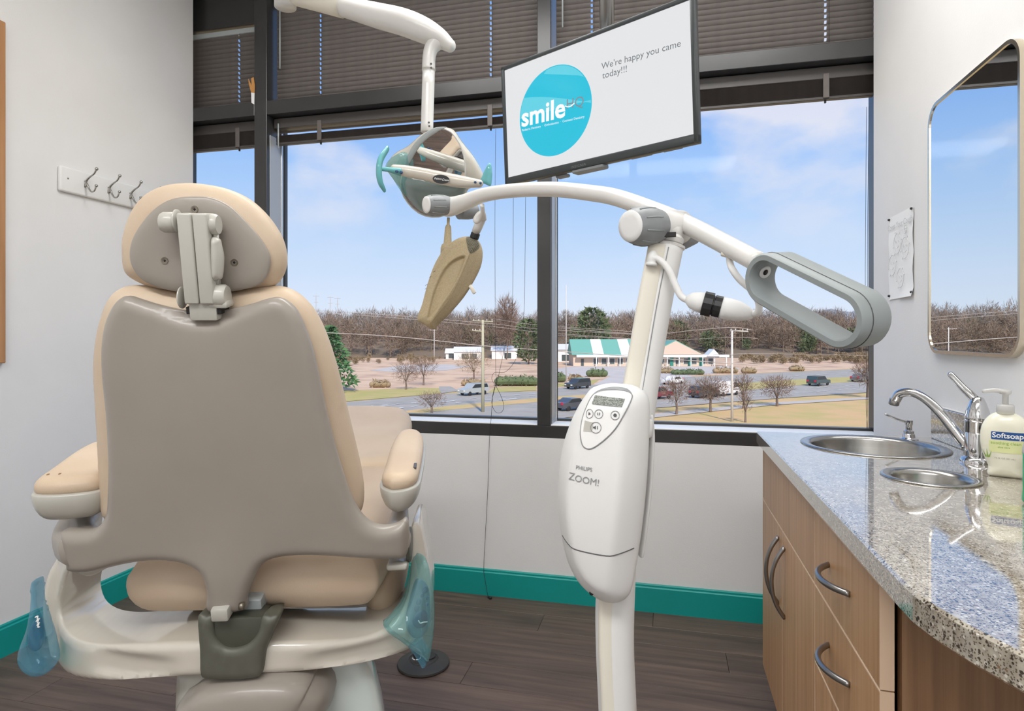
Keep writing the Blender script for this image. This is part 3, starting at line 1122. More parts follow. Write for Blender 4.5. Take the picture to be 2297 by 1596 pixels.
# worktop with rounded near corner and two openings
edge = [(XR - .001, YF), (.3055, YF), (.3055, 1.6), (.3055, 1.05), (.3050, .93), (.3060, .885), (.314, .845), (.332, .79), (.353, .745), (.385, .695), (.43, .645), (.49, .60), (.57, .565), (.66, .55), (XR - .001, .545)]
SINK_C, SINK_R = (.597, 2.03), .193
CH_C, CH_R = (.590, 1.605), .098
h1 = disc2(SINK_C[0], SINK_C[1], SINK_R - .012, n=48)
h2 = disc2(CH_C[0], CH_C[1], CH_R - .012, n=40)
polys = [edge, h1, h2]
allv = [p for q in polys for p in q]
tri = tessellate_polygon([[Vector((p[0], p[1], 0)) for p in q] for q in polys])
N = len(allv)
BV = .004
def inset(poly, d):
    a = np.array(poly); t = np.roll(a, -1, 0) - np.roll(a, 1, 0); t /= np.linalg.norm(t, axis=1)[:, None]
    ar = np.sum(a[:, 0] * np.roll(a[:, 1], -1) - np.roll(a[:, 0], -1) * a[:, 1])
    nn = np.stack([-t[:, 1], t[:, 0]], 1) * (1 if ar > 0 else -1)
    return [tuple(x) for x in a + nn * d]
ei = inset(edge, BV)
V = [Vector((p[0], p[1], ZC)) for p in ei + h1 + h2] + [Vector((p[0], p[1], ZC - TH)) for p in ei + h1 + h2]
ne = len(edge)
k1 = len(V); V += [Vector((p[0], p[1], ZC - BV)) for p in edge]
k2 = len(V); V += [Vector((p[0], p[1], ZC - TH + BV)) for p in edge]
Fc = []
for t in tri:
    t = t if _ccw(allv, t) else t[::-1]
    Fc.append(tuple(t)); Fc.append(tuple(i + N for i in t[::-1]))
for i in range(ne):
    j = (i + 1) % ne
    Fc += [(i, j, k1 + j, k1 + i), (k1 + i, k1 + j, k2 + j, k2 + i), (k2 + i, k2 + j, N + j, N + i)]
for s0, h in ((ne, h1), (ne + len(h1), h2)):
    m = len(h)
    for i in range(m):
        j = (i + 1) % m
        Fc.append((s0 + i, s0 + j, N + s0 + j, N + s0 + i))
wt = make('worktop', (V, Fc), M_GRANITE, None, False)
bm = bmesh.new(); bm.from_mesh(wt.data); bmesh.ops.recalc_face_normals(bm, faces=bm.faces); bm.to_mesh(wt.data); bm.free()
tag(wt, 'glossy speckled quartz worktop with curved near corner over the wood cabinet', 'worktop')
bs = make('backsplash', box(WORLD, XR - .021, XR - .001, .545, 2.235, ZC, ZC + .102, .002, 1), M_GRANITE, None, False)
tag(bs, 'low speckled quartz upstand against the right wall behind the taps', 'backsplash')
make('sealant_bead', box(WORLD, XR - .019, XR - .001, .55, 2.232, ZC + .1025, ZC + .1055, .001, 1), M_WHITE, bs, False)

def bowl(name, c, r, depth, label, cat, lip=.012, flare=.022, inner=M_STEEL):
    prof = [(r, 0.0004), (r + .001, .002), (r - .002, .0045), (r - flare * .6, .004), (r - flare, .0005), (r - flare - .003, -.008), (r - flare - .006, -depth * .7), (r - flare - .02, -depth * .93), (r - flare - .05, -depth), (0.02, -depth - .004), (0.0, -depth - .004)]
    o = make(name, lathe((c[0], c[1], ZC), (0, 0, 1), prof, 72, False), inner, None)
    tag(o, label, cat)
    return o
s1 = bowl('sink_bowl', SINK_C, SINK_R, .15, 'large round stainless steel sink bowl set in the worktop', 'sink', flare=.026)
make('drain', lathe((SINK_C[0], SINK_C[1], ZC - .153), (0, 0, 1), [(.045, 0), (.044, .003), (.03, .002), (0, .001)], 28), M_CHROME, s1)
bowl('waste_chute_ring', CH_C, CH_R, .13, 'small round stainless steel opening in the worktop in front of the sink bowl', 'waste chute', flare=.02)

# main mixer tap
fb = Vector((.783, 1.835, ZC))
tap = thing('mixer_tap', 'tall chrome mixer tap with curved spout and raised lever beside the sink', 'tap', fb)
make('base_flange', lathe(fb, (0, 0, 1), [(.039, 0), (.039, .006), (.034, .012), (.028, .016), (0, .016)], 40), M_CHROME, tap, True, 40)
make('body', lathe(fb, (0, 0, 1), [(.0285, .012), (.0285, .075), (.0278, .0765), (.0285, .078), (.0285, .104), (.0295, .106), (0, .106)], 40), M_CHROME, tap, True, 40)
lv_dir = Vector((-.52, .55, 0)).normalized()
cap = make('lever', join(lathe(fb + Vector((0, 0, .106)), (0, 0, 1), [(.0290, 0), (.0285, .010), (.025, .026), (.019, .046), (.013, .060), (0, .064)], 32),
    sweep([fb + Vector((0, 0, .140)), fb + Vector((0, 0, .165)) + lv_dir * .010, fb + Vector((0, 0, .190)) + lv_dir * .034, fb + Vector((0, 0, .222)) + lv_dir * .062], [(.014, .014), (.012, .011), (.011, .009), (.009, .0075)], 16, 6, round_cap=True)), M_CHROME, tap)
se = Vector((SINK_C[0] + .025, SINK_C[1] - .01, ZC))
hd = (se - fb); hd.z = 0; L = hd.length * .86; hd.normalize()
def sp(k, z): return fb + hd * L * k + Vector((0, 0, z))
make('spout', sweep([sp(.05, .030), sp(.18, .055), sp(.40, .112), sp(.60, .150), sp(.78, .166), sp(.93, .160), sp(1.0, .140)], [(.015, .016), (.0145, .0145), (.013, .013), (.0125, .012), (.013, .012), (.0145, .013), (.0145, .014)], 18, 8), M_CHROME, tap)
make('aerator', lathe(sp(1.0, .143), Vector((hd.x * .25, hd.y * .25, -1)), [(.0135, 0), (.0135, .016), (.011, .018), (0, .017)], 22), M_NICKEL, tap)
make('set_button', lathe(fb + Vector((-.018, -.022, .032)), (-.63, -.77, 0), [(.006, 0), (.006, .0014), (0, .002)], 16), M_NICKEL, tap)
# little filter valve behind the bowl
vb = Vector((.745, 2.185, ZC))
val = thing('filter_tap', 'small chrome lever valve at the far side of the sink bowl', 'tap', vb)
make('base_flange', lathe(vb, (0, 0, 1), [(.026, 0), (.026, .003), (.018, .007), (.016, .018), (.013, .020), (0, .02)], 28), M_CHROME, val, True, 40)
make('body', lathe(vb, (0, 0, 1), [(.0145, .018), (.0145, .027), (.009, .030), (.009, .044), (.0105, .046), (.0115, .060), (0, .061)], 20), M_CHROME, val, True, 40)
make('lever', sweep([vb + Vector((0, 0, .053)), vb + Vector((-.03, -.012, .062)), vb + Vector((-.074, -.03, .080))], [.0045, .004, .0036], 12, 4, round_cap=True), M_CHROME, val)

# soap bottles
def bottle_frame(c):
    to = (EYE - Vector(c)); to.z = 0; to.normalize()
    return Frame(c, Vector((-to.y, to.x, 0)), (0, 0, 1))
c1 = Vector((.762, 1.655, ZC))
bf = bottle_frame(c1)
so = thing('soap_pump_bottle', 'cream liquid soap bottle with clear pump top next to the mixer tap', 'bottle', c1)
out = smooth_poly([(-.031, .002), (0, .0), (.031, .002), (.032, .02), (.0325, .026), (.043, .055), (.047, .085), (.044, .115), (.032, .138), (.014, .150), (0, .151), (-.014, .150), (-.032, .138), (-.044, .115), (-.047, .085), (-.043, .055), (-.0325, .026), (-.032, .02)], 4)
pl = Pillow(bf, out, .004, .021, .034, .021, .034)
make('bottle_body', pl.build(), M_SOAP, so)
make('collar', lathe(bf.w(0, .146), (0, 0, 1), [(.017, 0), (.017, .018), (.015, .021), (.007, .022), (0, .022)], 28), M_SOAPCLEAR, so)
make('pump', join(lathe(bf.w(0, .166), (0, 0, 1), [(.006, 0), (.006, .024), (.011, .026), (.011, .034), (0, .036)], 20), sweep([bf.w(0, .196), bf.w(-.02, .199), bf.w(-.043, .195)], [.006, .0055, .004], 12, 4)), M_SOAPCLEAR, so)
def badge(name, pillow, pts, m, parent, eps=.0006):
    step = .004
    pp = resample(pts, step)
    mn, mx = pp.min(0), pp.max(0)
    g = np.array([(x, y) for x in np.arange(mn[0], mx[0], step) for y in np.arange(mn[1], mx[1], step)])
    if len(g):
        g = g[inside_poly(g, pp)]
        g = g[dist_poly(g, pp) > step * .5] if len(g) else g
    allp = np.concatenate([pp, g]) if len(g) else pp
    nb = len(pp)
    vo, eo, fo, *_ = delaunay_2d_cdt([Vector(p) for p in allp], [(i, (i + 1) % nb) for i in range(nb)], [list(range(nb))], 1, 1e-7)
    Pq = [(v.x, v.y) for v in vo]
    return make(name, (pillow.drape(Pq, eps), [tuple(f) for f in fo]), m, parent)
def letters(name, pillow, s, size, x, y, m, parent, align='LEFT', bold=0.0, eps=.001, rot=0.0, spacing=1.0):
    P, Ft = text2d(s, size, align, bold, 0, spacing)
    c, sn = math.cos(rot), math.sin(rot)
    Pq = [(x + p[0] * c - p[1] * sn, y + p[0] * sn + p[1] * c) for p in P]
    return make(name, (pillow.drape(Pq, eps), Ft), m, parent, False)
badge('label_band', pl, rrect(-.026, .034, .088, .106, .002), M_SOAPBLUE, so)
letters('brand_lettering', pl, 'Softsoap', .0165, -.0245, .0925, M_WHITEPRINT, so, bold=.0003)
badge('label_field', pl, rrect(-.030, .036, .058, .086, .004), M_PALEGREEN, so)
letters('scent_lettering', pl, 'soothing clean', .0095, -.027, .0775, M_LEAF, so)
letters('scent_lettering', pl, 'aloe vera', .006, -.014, .069, M_LEAF, so)
for q in (-1, 0, 1):
    badge('leaf_print', pl, [(-.034 + q * .002, .044), (-.034 + q * .009, .066 - abs(q) * .004), (-.031 + q * .003, .046)], M_LEAF, so, .0009)
letters('volume_lettering', pl, '7.5 FL OZ (221 mL)', .0046, -.02, .044, M_PRINT, so)
c2 = Vector((.705, 1.395, ZC))
bf2 = bottle_frame(c2)
go = thing('green_bottle', 'green bottle with grey shoulder at the right photo border beside the soap', 'bottle', c2)
out2 = smooth_poly([(-.030, .002), (0, 0), (.030, .002), (.031, .03), (.031, .09), (.029, .098), (0, .1), (-.029, .098), (-.031, .09), (-.031, .03)], 4)
pl2 = Pillow(bf2, out2, .004, .02, .022, .02, .022)
make('bottle_body', pl2.build(), M_GREENB, go)
out3 = smooth_poly([(-.030, .094), (0, .093), (.030, .094), (.029, .118), (.022, .132), (.010, .14), (-.010, .14), (-.022, .132), (-.029, .118)], 4)
pl3 = Pillow(bf2, out3, .004, .02, .022, .02, .022)
make('shoulder', pl3.build(), M_LGREY, go)
letters('letter_print', pl3, 'g', .022, -.024, .108, M_PRINTD, go)
badge('stripe', pl2, [(-.029, .088), (.029, .075), (.029, .08), (-.029, .094)], mat('label_cyan', '#2aa4c8', 0.4), go)
badge('oval_mark', pl2, disc2(-.020, .016, .007, .005, 16), M_WHITEPRINT, go)
make('cap', lathe(bf2.w(0, .138), (0, 0, 1), [(.011, 0), (.011, .03), (.009, .034), (0, .034)], 24), M_WHITE, go)

# ------------------------------------------------------------------ dental chair
AX = (RT * -0.073 + FW).normalized()                 # the way the patient faces
LX = Vector((AX.y, -AX.x, 0))                        # patient's right, seen from behind
C0 = cw(-0.5235, 0, 1.15); C0.z = 0
def CW(a, l, z): return C0 + AX * a + LX * l + UP * z
def CP(u, v, a): return on_plane(u, v, C0 + AX * a, AX)
chair = thing('dental_chair', 'beige and warm grey dental chair seen from behind, facing the window', 'dental chair', C0)
REC = math.radians(12)
BN = -(AX * math.cos(REC) + UP * math.sin(REC))      # out of the back, towards the viewer
BU = UP * math.cos(REC) - AX * math.sin(REC)
BF = Frame(CW(0, 0, .747), LX, BU)
if BF.ez.dot(BN) < 0: raise RuntimeError('frame')
# rear shell
shell_px = [(131, 1212), (136, 1197), (165, 1194), (205, 1190), (229, 1174), (241, 1145), (244, 1080), (243, 1000), (238, 920), (230, 840), (229, 780), (236, 730), (252, 692), (270, 670), (288, 664), (310, 670), (350, 683), (400, 695), (440, 699), (500, 696), (560, 683), (598, 671), (622, 667), (645, 676), (668, 700), (690, 750), (705, 800), (722, 880), (740, 960), (762, 1040), (785, 1110), (805, 1150), (830, 1178), (860, 1190), (890, 1188), (906, 1180), (914, 1192), (915, 1225), (908, 1262), (880, 1262), (800, 1250), (700, 1243), (630, 1247), (592, 1262), (571, 1297), (557, 1340), (552, 1362), (475, 1362), (472, 1320), (462, 1285), (440, 1266), (400, 1256), (340, 1255), (280, 1264), (200, 1283), (150, 1284), (143, 1270)]
sh = smooth_poly(BF.trace(shell_px), 3)
kx, ky = BF.trace([(445, 745)])[0]
k2x, k2y = BF.trace([(288, 668)])[0]
kk = (k2y - ky) / (k2x - kx) ** 2
xm = kx + .012
def shell_warp(x, y, d):
    z = np.zeros_like(x)
    yc = ky + kk * (x - xm) ** 2
    over = y - yc
    z -= 1.0 * (np.sqrt((over - .010) ** 2 + .006 ** 2) + over - .010) * .5 * np.clip(d / .01, 0, 1)             # chamfered crest under the headrest
    ax_ = np.abs(x - .0)
    z -= .9 * np.clip(ax_ - .215, 0, None) ** 2 * 2.0                              # wings wrap forward
    z -= .10 * np.clip(ax_ - .10, 0, None) ** 2 * 4 * np.clip(y / .5, 0, 1)
    z += .012 * np.exp(-((x + .02) / .06) ** 2) * np.exp(-((y - .03) / .09) ** 2)
    return z
P_SH = Pillow(BF, sh, .0065, .017, .020, .024, .016, warp=shell_warp)
make('back_shell', P_SH.build(), M_SHELL, chair)
# back cushion behind it
cush_px = [(214, 1110), (217, 1145), (228, 1170), (245, 1172), (300, 1185), (420, 1200), (560, 1200), (700, 1190), (780, 1175), (806, 1158), (813, 1120), (806, 1060), (790, 985), (771, 900), (752, 820), (730, 750), (705, 698), (676, 665), (645, 647), (612, 641), (570, 643), (520, 652), (450, 658), (390, 652), (340, 643), (300, 640), (270, 648), (246, 670), (226, 715), (212, 770), (206, 830), (208, 900), (211, 980), (213, 1050)]
cu = smooth_poly(BF.trace(cush_px, -.055), 3)
def cush_warp(x, y, d):
    return -.5 * np.clip(np.abs(x) - .14, 0, None) ** 2 * 4
P_CU = Pillow(Frame(BF.w(0, 0, -.055), BF.ex, BF.ey), cu, .010, .038, .042, .055, .05, warp=cush_warp)
make('back_cushion', P_CU.build(), M_BEIGE, chair)
# headrest
hr_px = [(285, 610), (278, 560), (282, 520), (298, 475), (325, 440), (365, 418), (412, 411), (455, 413), (510, 424), (560, 448), (600, 485), (630, 530), (642, 572), (640, 605), (625, 634), (600, 646), (530, 654), (450, 656), (370, 650), (320, 636)]
HF = Frame(BF.w(0, 0, -.060), BF.ex, BF.ey)
hr = smooth_poly(HF.trace(hr_px), 4)
P_HR = Pillow(HF, hr, .009, .036, .045, .055, .055)
make('headrest_cushion', P_HR.build(), M_BEIGE, chair)
pl_px = [(291, 575), (296, 540), (315, 505), (345, 470), (385, 447), (430, 441), (475, 444), (515, 462), (550, 495), (585, 535), (605, 570), (606, 600), (595, 628), (570, 644), (510, 656), (450, 658), (380, 652), (325, 632), (300, 605)]
HP = Frame(BF.w(0, 0, -.026), BF.ex, BF.ey)
hp = smooth_poly(HP.trace(pl_px), 4)
P_HP = Pillow(HP, hp, .009, .007, .02, .005, .01)
hplate = make('headrest_plate', P_HP.build(), M_SHELL, chair)
for u, v in ((437, 470), (370, 585), (526, 589)):
    q = HP.trace([(u, v)], .006)[0]
    z = float(P_HP.height([q])[0])
    make('screw', lathe(HP.w(q[0], q[1], z - .0005), HP.ez, [(.0062, 0), (.0058, .0016), (.0035, .0014), (.0028, -.001), (0, -.001)], 18), M_SCREW, hplate, True, 40)
    make('screw_socket', lathe(HP.w(q[0], q[1], z + .0004), HP.ez, [(.0022, 0), (.0, .0003)], 6), M_DARK, hplate)
# headrest bracket
BK = Frame(BF.w(0, 0, .002), BF.ex, BF.ey)
def bxy(u, v, off=0.02): return BK.trace([(u, v)], off)[0]
xa, yt = bxy(398, 478); xb, _ = bxy(466, 478); x1b, yb = bxy(401, 682); x2b, _ = bxy(464, 682)
brk = make('headrest_bracket', box(BK, xa, (xa + xb) / 2 - .0006, yb, yt, -.012, .027, .0035, 3), M_PALE, chair, True, 40)
make('bracket_half', box(BK, (xa + xb) / 2 + .0006, xb, yb, yt, -.012, .027, .0035, 3), M_PALE, brk, True, 40)
def barrel(name, u0, u1, v, r, z=.006, m=M_PALE):
    a = BK.trace([(u0, v)], z)[0]; b = BK.trace([(u1, v)], z)[0]
    L = b[0] - a[0]
    return make(name, lathe(BK.w(a[0], a[1], z), BK.ex, [(r * .86, 0), (r, min(.004, L * .3)), (r, L - min(.004, L * .3)), (r * .86, L), (0, L)], 28), m, brk, True, 40)
barrel('pivot_knob', 363, 396, 499, .0165)
barrel('pivot_knob', 467, 491, 504, .0170)
barrel('pivot_cap', 394, 402, 496, .0185)
barrel('pivot_knob', 466, 511, 665, .0200)
barrel('pivot_cap', 405, 412, 668, .0180)
x0, y0 = bxy(470, 632); x1, y1 = bxy(497, 538)
lev = smooth_poly(BK.trace([(469, 540), (488, 537), (493, 552), (498, 580), (495, 622), (488, 628), (470, 627)], .02), 4)
make('release_lever', Pillow(Frame(BK.w(0, 0, .012), BK.ex, BK.ey), lev, .004, .014, .012, .010, .008).build(), M_PALE, brk)
make('lever_pin', sweep([BK.w(*bxy(476, 520), .006), BK.w(*bxy(478, 650), .006)], .005, 10, 1), M_PALE, brk)
x0, y0 = bxy(424, 704); x1, y1 = bxy(484, 680)
make('slider_stem', box(BK, x0, x1, y0 - .012, y1 + .02, -.030, .020, .003, 2), M_PALE, brk, True, 40)
x0, y0 = bxy(417, 706); x1, y1 = bxy(493, 690)
make('slider_slot', box(BK, x0, x1, y0, y1, -.02, .0175, 0), M_DARK, brk, False)
x0, y0 = bxy(466, 693); x1, y1 = bxy(510, 676)
make('bracket_foot', box(BK, x0, x1, y0, y1, -.012, .022, .005, 2), M_PALE, brk, True, 40)

# hinge block at the foot of the shell
x0, y0 = BF.trace([(492, 1366)])[0]; x1, y1 = BF.trace([(528, 1338)])[0]
make('hinge_cover', box(BF, x0, x1, y0, y1, -.01, .040, .004, 2), M_PALE, chair, True, 40)
make('hinge_bolt', lathe(BF.w(*BF.trace([(546, 1345)])[0], .020), BF.ex, [(.007, 0), (.007, .008), (.004, .0085), (0, .008)], 16), M_SCREW, chair)
x0, y0 = BF.trace([(505, 1378)])[0]; x1, y1 = BF.trace([(580, 1362)])[0]
make('hinge_plate', box(BF, x0, x1, y0 - .01, y1 + .006, -.05, -.012, .002, 1), M_LGREY, chair, False)

# seat cushion and leg rest (tilted up at the front)
TILT = math.radians(8)
SA = AX * math.cos(TILT) + UP * math.sin(TILT)
SF = Frame(CW(.035, 0, .772), LX, SA)                 # z up
seat_px_l = CP(268, 1320, .03); seat_px_r = CP(850, 1320, .03)
l0 = (seat_px_l - C0).dot(LX); l1 = (seat_px_r - C0).dot(LX)
cxs = (l0 + l1) / 2
hw = (l1 - l0) / 2
seat_out = smooth_poly([(cxs - hw, .04), (cxs - hw + .03, .0), (cxs, -.002), (cxs + hw - .03, .0), (cxs + hw, .04), (cxs + hw + .02, .2), (cxs + hw + .0, .40), (cxs + hw - .02, .52), (cxs, .545), (cxs - hw + .02, .52), (cxs - hw, .40), (cxs - hw - .02, .2)], 4)
make('seat_cushion', Pillow(Frame(SF.w(0, 0, -.012), SF.ex, SF.ey), seat_out, .012, .060, .060, .074, .065).build(), M_BEIGE, chair)
flare = CP(900, 1310, .30); lf = (flare - C0).dot(LX)
leg_out = smooth_poly([(cxs - .21, .50), (cxs, .47), (cxs + .21, .50), (lf - .01, .62), (lf - .03, .80), (cxs + .215, 1.02), (cxs + .17, 1.12), (cxs, 1.15), (cxs - .17, 1.12), (cxs - .215, 1.02), (cxs - .25, .80), (cxs - .26, .62)], 4)
make('leg_rest', Pillow(Frame(SF.w(0, 0, .014), SF.ex, SF.ey), leg_out, .016, .045, .05, .045, .05).build(), M_BEIGE, chair)
# side skirt of the seat, right
sk = [CP(905, 1262, .26), CP(880, 1320, .22), CP(862, 1356, .18)]
make('seat_skirt', sweep([CP(880, 1150, .34), CP(886, 1220, .30), CP(872, 1290, .25), CP(858, 1345, .20)], [(.03, .05), (.035, .06), (.04, .06), (.035, .05)], 16, 6, up=tuple(AX), round_cap=True), M_BEIGE, chair)
make('seat_pan', box(SF, cxs - .18, cxs + .18, .10, .9, -.12, -.06, .02, 2), M_DARK, chair)

# arm rests
def armrest(near, a0, far, a1, wid, label):
    p0, p1 = CP(near[0], near[1], a0), CP(far[0], far[1], a1)
    d = p1 - p0
    L = d.length
    side = Vector((d.y, -d.x, 0))
    fr = Frame(p0, side, d)
    o = smooth_poly([(-wid / 2, .03), (-wid / 2 + .012, .006), (-.01, -.003), (wid / 2 - .022, .004), (wid / 2 - .004, .03), (wid / 2, .09), (wid / 2, L * .7), (wid / 2 - .008, L - .02), (wid / 2 - .028, L), (-wid / 2 + .028, L), (-wid / 2 + .008, L - .02), (-wid / 2, L * .7), (-wid / 2, .09)], 4)
    arm = make('arm_rest', Pillow(Frame(fr.w(0, 0, -.012), fr.ex, fr.ey), inset(o, -.004), .006, .004, .008, .050, .030).build(), M_PALE, chair)
    make('arm_pad', Pillow(fr, o, .007, .020, .022, .012, .01).build(), M_BEIGE, arm)
    return arm, fr, L
armL, fL, LL = armrest((150, 1098), -.02, (262, 1004), .27, .118, '')
armR, fR, LR = armrest((895, 1090), .02, (921, 976), .34, .072, '')
make('wear_mark', join(*[box(fL, x, x + .003, .028, .034, .0195, .0212) for x in (-.04, -.022)]), M_OAKDARK, armL, False)
make('wear_mark', box(fR, .024, .030, .05, .075, .013, .0185, .001, 1), M_PRINTD, armR, False)
# arm supports curving up from the wings of the shell
make('arm_support', sweep([BF.w(*BF.trace([(178, 1236)])[0], -.01), CP(172, 1212, .06), CP(178, 1182, .11), CP(194, 1142, .15), CP(207, 1105, .17)], [(.030, .034), (.036, .038), (.032, .036), (.024, .03), (.020, .026)], 24, 7, up=tuple(AX), power=2.8), M_SHELL, chair)
make('arm_post', sweep([CP(178, 1150, .10), CP(182, 1125, .11), CP(186, 1108, .12)], .009, 10, 3), M_LGREY, chair)
make('arm_support', sweep([BF.w(*BF.trace([(885, 1226)])[0], -.02), CP(888, 1205, .06), CP(893, 1175, .10), CP(897, 1140, .14), CP(899, 1108, .17)], [(.028, .032), (.027, .032), (.020, .03), (.014, .028), (.013, .026)], 20, 7, up=tuple(AX)), M_SHELL, chair)
make('arm_latch', box(Frame(CP(906, 1150, .12), LX, UP), -.006, .006, -.02, .03, -.02, .02, .002, 1), M_DARK, chair, False)
make('pivot_disc', lathe(CP(914, 1222, .055), LX, [(.034, 0), (.034, .006), (.030, .008), (0, .008)], 28), M_OLIVE, chair, True, 40)
make('pivot_foot', box(Frame(CP(893, 1266, .03), LX, UP), -.02, .018, -.006, .006, -.02, .02, .003, 1), M_PALE, chair)
make('pivot_foot', sweep([CP(180, 1272, .06), CP(205, 1278, .07), CP(236, 1270, .08)], [(.014, .012), (.014, .012), (.006, .006)], 12, 4, round_cap=True), M_PALE, chair)

# cradle yoke: one sweeping U under the seat, ends rising outside the arm pivots
def ya(l): return .13 * np.clip(np.abs(np.asarray(l) - .0) / .36, 0, 1.15) ** 2.4
def ytrace(pts):
    out = []
    for u, v in pts:
        a = .05
        for _ in range(60):
            q = CP(u, v, a) - C0
            a = .5 * a + .5 * float(ya(q.dot(LX)))
        out.append((q.dot(LX), q.z))
    return out
yo = ytrace([(163, 1214), (139, 1236), (112, 1278), (98, 1330), (96, 1385), (106, 1440), (120, 1482), (152, 1510), (230, 1527), (330, 1524), (440, 1516), (540, 1513), (610, 1511), (720, 1503), (830, 1486), (910, 1461), (945, 1438), (962, 1408), (967, 1350), (963, 1290), (952, 1220), (944, 1184), (934, 1172), (923, 1182),
             (920, 1230), (921, 1290), (912, 1345), (888, 1390), (850, 1417), (800, 1432), (700, 1438), (600, 1440), (500, 1440), (400, 1440), (300, 1444), (220, 1446), (172, 1434), (145, 1408), (136, 1370), (141, 1330), (156, 1284), (182, 1244), (194, 1216), (182, 1208)])
sc_ = ytrace([(300, 1492), (790, 1474)])
def yoke_warp(x, y, d):
    z = -ya(x)
    for cx_, cy_ in sc_:
        z = z - .012 * np.exp(-(((x - cx_) / .085) ** 4)) * np.exp(-(((y - cy_ + .004) / .026) ** 4)) * np.clip(d / .01, 0, 1)
    return z
P_Y = Pillow(Frame(C0 + AX * .005, LX, UP), smooth_poly(yo, 3), .0065, .013, .015, .006, .010, warp=yoke_warp, wall=.135)
yoke = make('cradle_yoke', P_Y.build(), M_IVORY, chair, True, 50)
# olive casting in the middle
YF_ = Frame(CP(540, 1450, -.014), LX, UP)
cast = smooth_poly(YF_.trace([(446, 1380), (468, 1379), (481, 1380), (485, 1424), (505, 1447), (530, 1451), (560, 1441), (580, 1416), (590, 1380), (610, 1379), (628, 1380), (612, 1420), (596, 1460), (588, 1510), (565, 1520), (520, 1523), (470, 1520), (452, 1512), (450, 1460)]), 3)
P_CAST = Pillow(YF_, cast, .007, .012, .012, .10, .03)
co = make('centre_casting', P_CAST.build(), M_OLIVE, chair)
make('hollow_shade', box(Frame(CP(536, 1410, -.010), LX, UP), -.060, .044, -.045, .022, -.05, .006, .004, 2), mat('olive_hollow_shade', '#45453b', .5), co, True, 40)  # darker block painting the shade inside the casting's hollow
# pump cover and base
lc = CP(568, 1560, .0); ll = (lc - C0).dot(LX); lz = CP(560, 1508, .0).z
baseo = make('lift_cover', sweep([CW(.06, ll - .098, lz - .085), CW(.06, ll - .05, lz - .066), CW(.06, ll + .05, lz - .062), CW(.06, ll + .085, lz - .075)], [(.05, .09), (.058, .10), (.058, .10), (.05, .085)], 24, 8, up=tuple(AX), power=4, round_cap=True), M_SHELL, chair)
make('lift_side_shell', Pillow(Frame(CW(.12, ll + .115, lz - .12), LX, UP), smooth_poly([(-.10, .085), (-.03, .115), (.03, .112), (.075, .07), (.10, .0), (.11, -.10), (.08, -.20), (-.10, -.20)], 4), .012, .03, .05, .12, .06).build(), mat('pale_aqua_gloss', '#cfd8d4', .08, coat=.8), chair)
make('lift_opening', box(Frame(CW(-.045, ll, lz - .09), LX, UP), -.09, .09, -.10, -.005, -.02, .012, .012, 2), M_DARK, chair, False)
make('pedestal', sweep([CW(.15, 0, .60), CW(.16, 0, .40), CW(.20, 0, .20), CW(.25, 0, .06)], [(.14, .12), (.15, .13), (.17, .15), (.20, .22)], 24, 6, up=tuple(AX), power=3), M_PALE, chair)
make('base_plate', Pillow(Frame(CW(.35, 0, .0), LX, AX), rrect(-.24, .24, -.40, .42, .12), .03, .045, .03, .0005, .01).build(), M_PALE, chair)

# keypads on the outer faces of the yoke, and the film sleeves over them
KR = Frame(CP(940, 1372, .062), (CP(966, 1372, .075) - CP(915, 1372, .050)), UP)
kpx = [(936, 1305), (950, 1303), (962, 1322), (965, 1365), (962, 1405), (948, 1428), (928, 1432), (916, 1418), (914, 1392), (922, 1350)]
kp = smooth_poly(KR.trace(kpx), 4)
P_KR = Pillow(KR, kp, .004, .005, .008, .02, .01)
keyR = make('right_keypad', P_KR.build(), M_SLATE, chair)
for u, v, r in ((951, 1322, .0075), (945, 1335, .004), (937, 1349, .006), (933, 1364, .006), (956, 1340, .004), (955, 1355, .004)):
    q = KR.trace([(u, v)])[0]
    make('key', lathe(KR.w(q[0], q[1], float(P_KR.height([q])[0])), KR.ez, [(r, -.001), (r, .0012), (r * .7, .002), (0, .002)], 18), M_NAVY2, keyR)
q = KR.trace([(941, 1388)])[0]
make('round_control', lathe(KR.w(q[0], q[1], float(P_KR.height([q])[0])), KR.ez, [(.0175, -.001), (.017, .0015), (.012, .003), (0, .003)], 28), M_NAVY2, keyR)
make('highlight_mark', sweep([KR.w(*KR.trace([p])[0], .0135) for p in ((932, 1387), (936, 1393), (943, 1391), (952, 1390))], .0012, 6, 4), M_WHITEPRINT, keyR)
def sleeve(name, fr, pts, hf, hb, m, parent):
    return make(name, Pillow(fr, smooth_poly(fr.trace(pts), 4), .006, hf, .02, hb, .02, warp=lambda x, y, d: .004 * np.sin(x * 160 + y * 60) * np.clip(d / .015, 0, 1)).build(), m, parent)
slR = sleeve('barrier_sleeve', Frame(CP(920, 1400, .055), KR.ex, UP), [(946, 1245), (956, 1262), (966, 1310), (970, 1370), (967, 1425), (957, 1480), (946, 1474), (928, 1462), (900, 1440), (868, 1416), (880, 1396), (905, 1370), (925, 1318), (936, 1270)], .028, .05, M_TEALFILM, chair)
slR['label'] = 'translucent teal plastic film over the right keypad'
make('sleeve_tail', sweep([CP(930, 1440, .09), CP(944, 1462, .09), CP(950, 1498, .09)], [(.016, .01), (.016, .008), (.004, .003)], 12, 5, up=tuple(AX)), M_BLUEFILM, chair)
KL = Frame(CP(88, 1440, .10), LX, UP)
keyL = make('left_keypad', Pillow(KL, smooth_poly(KL.trace([(72, 1400), (86, 1388), (94, 1410), (94, 1448), (80, 1462), (66, 1452), (64, 1425)]), 4), .006, .006, .012, .02, .012).build(), M_NAVY, chair)
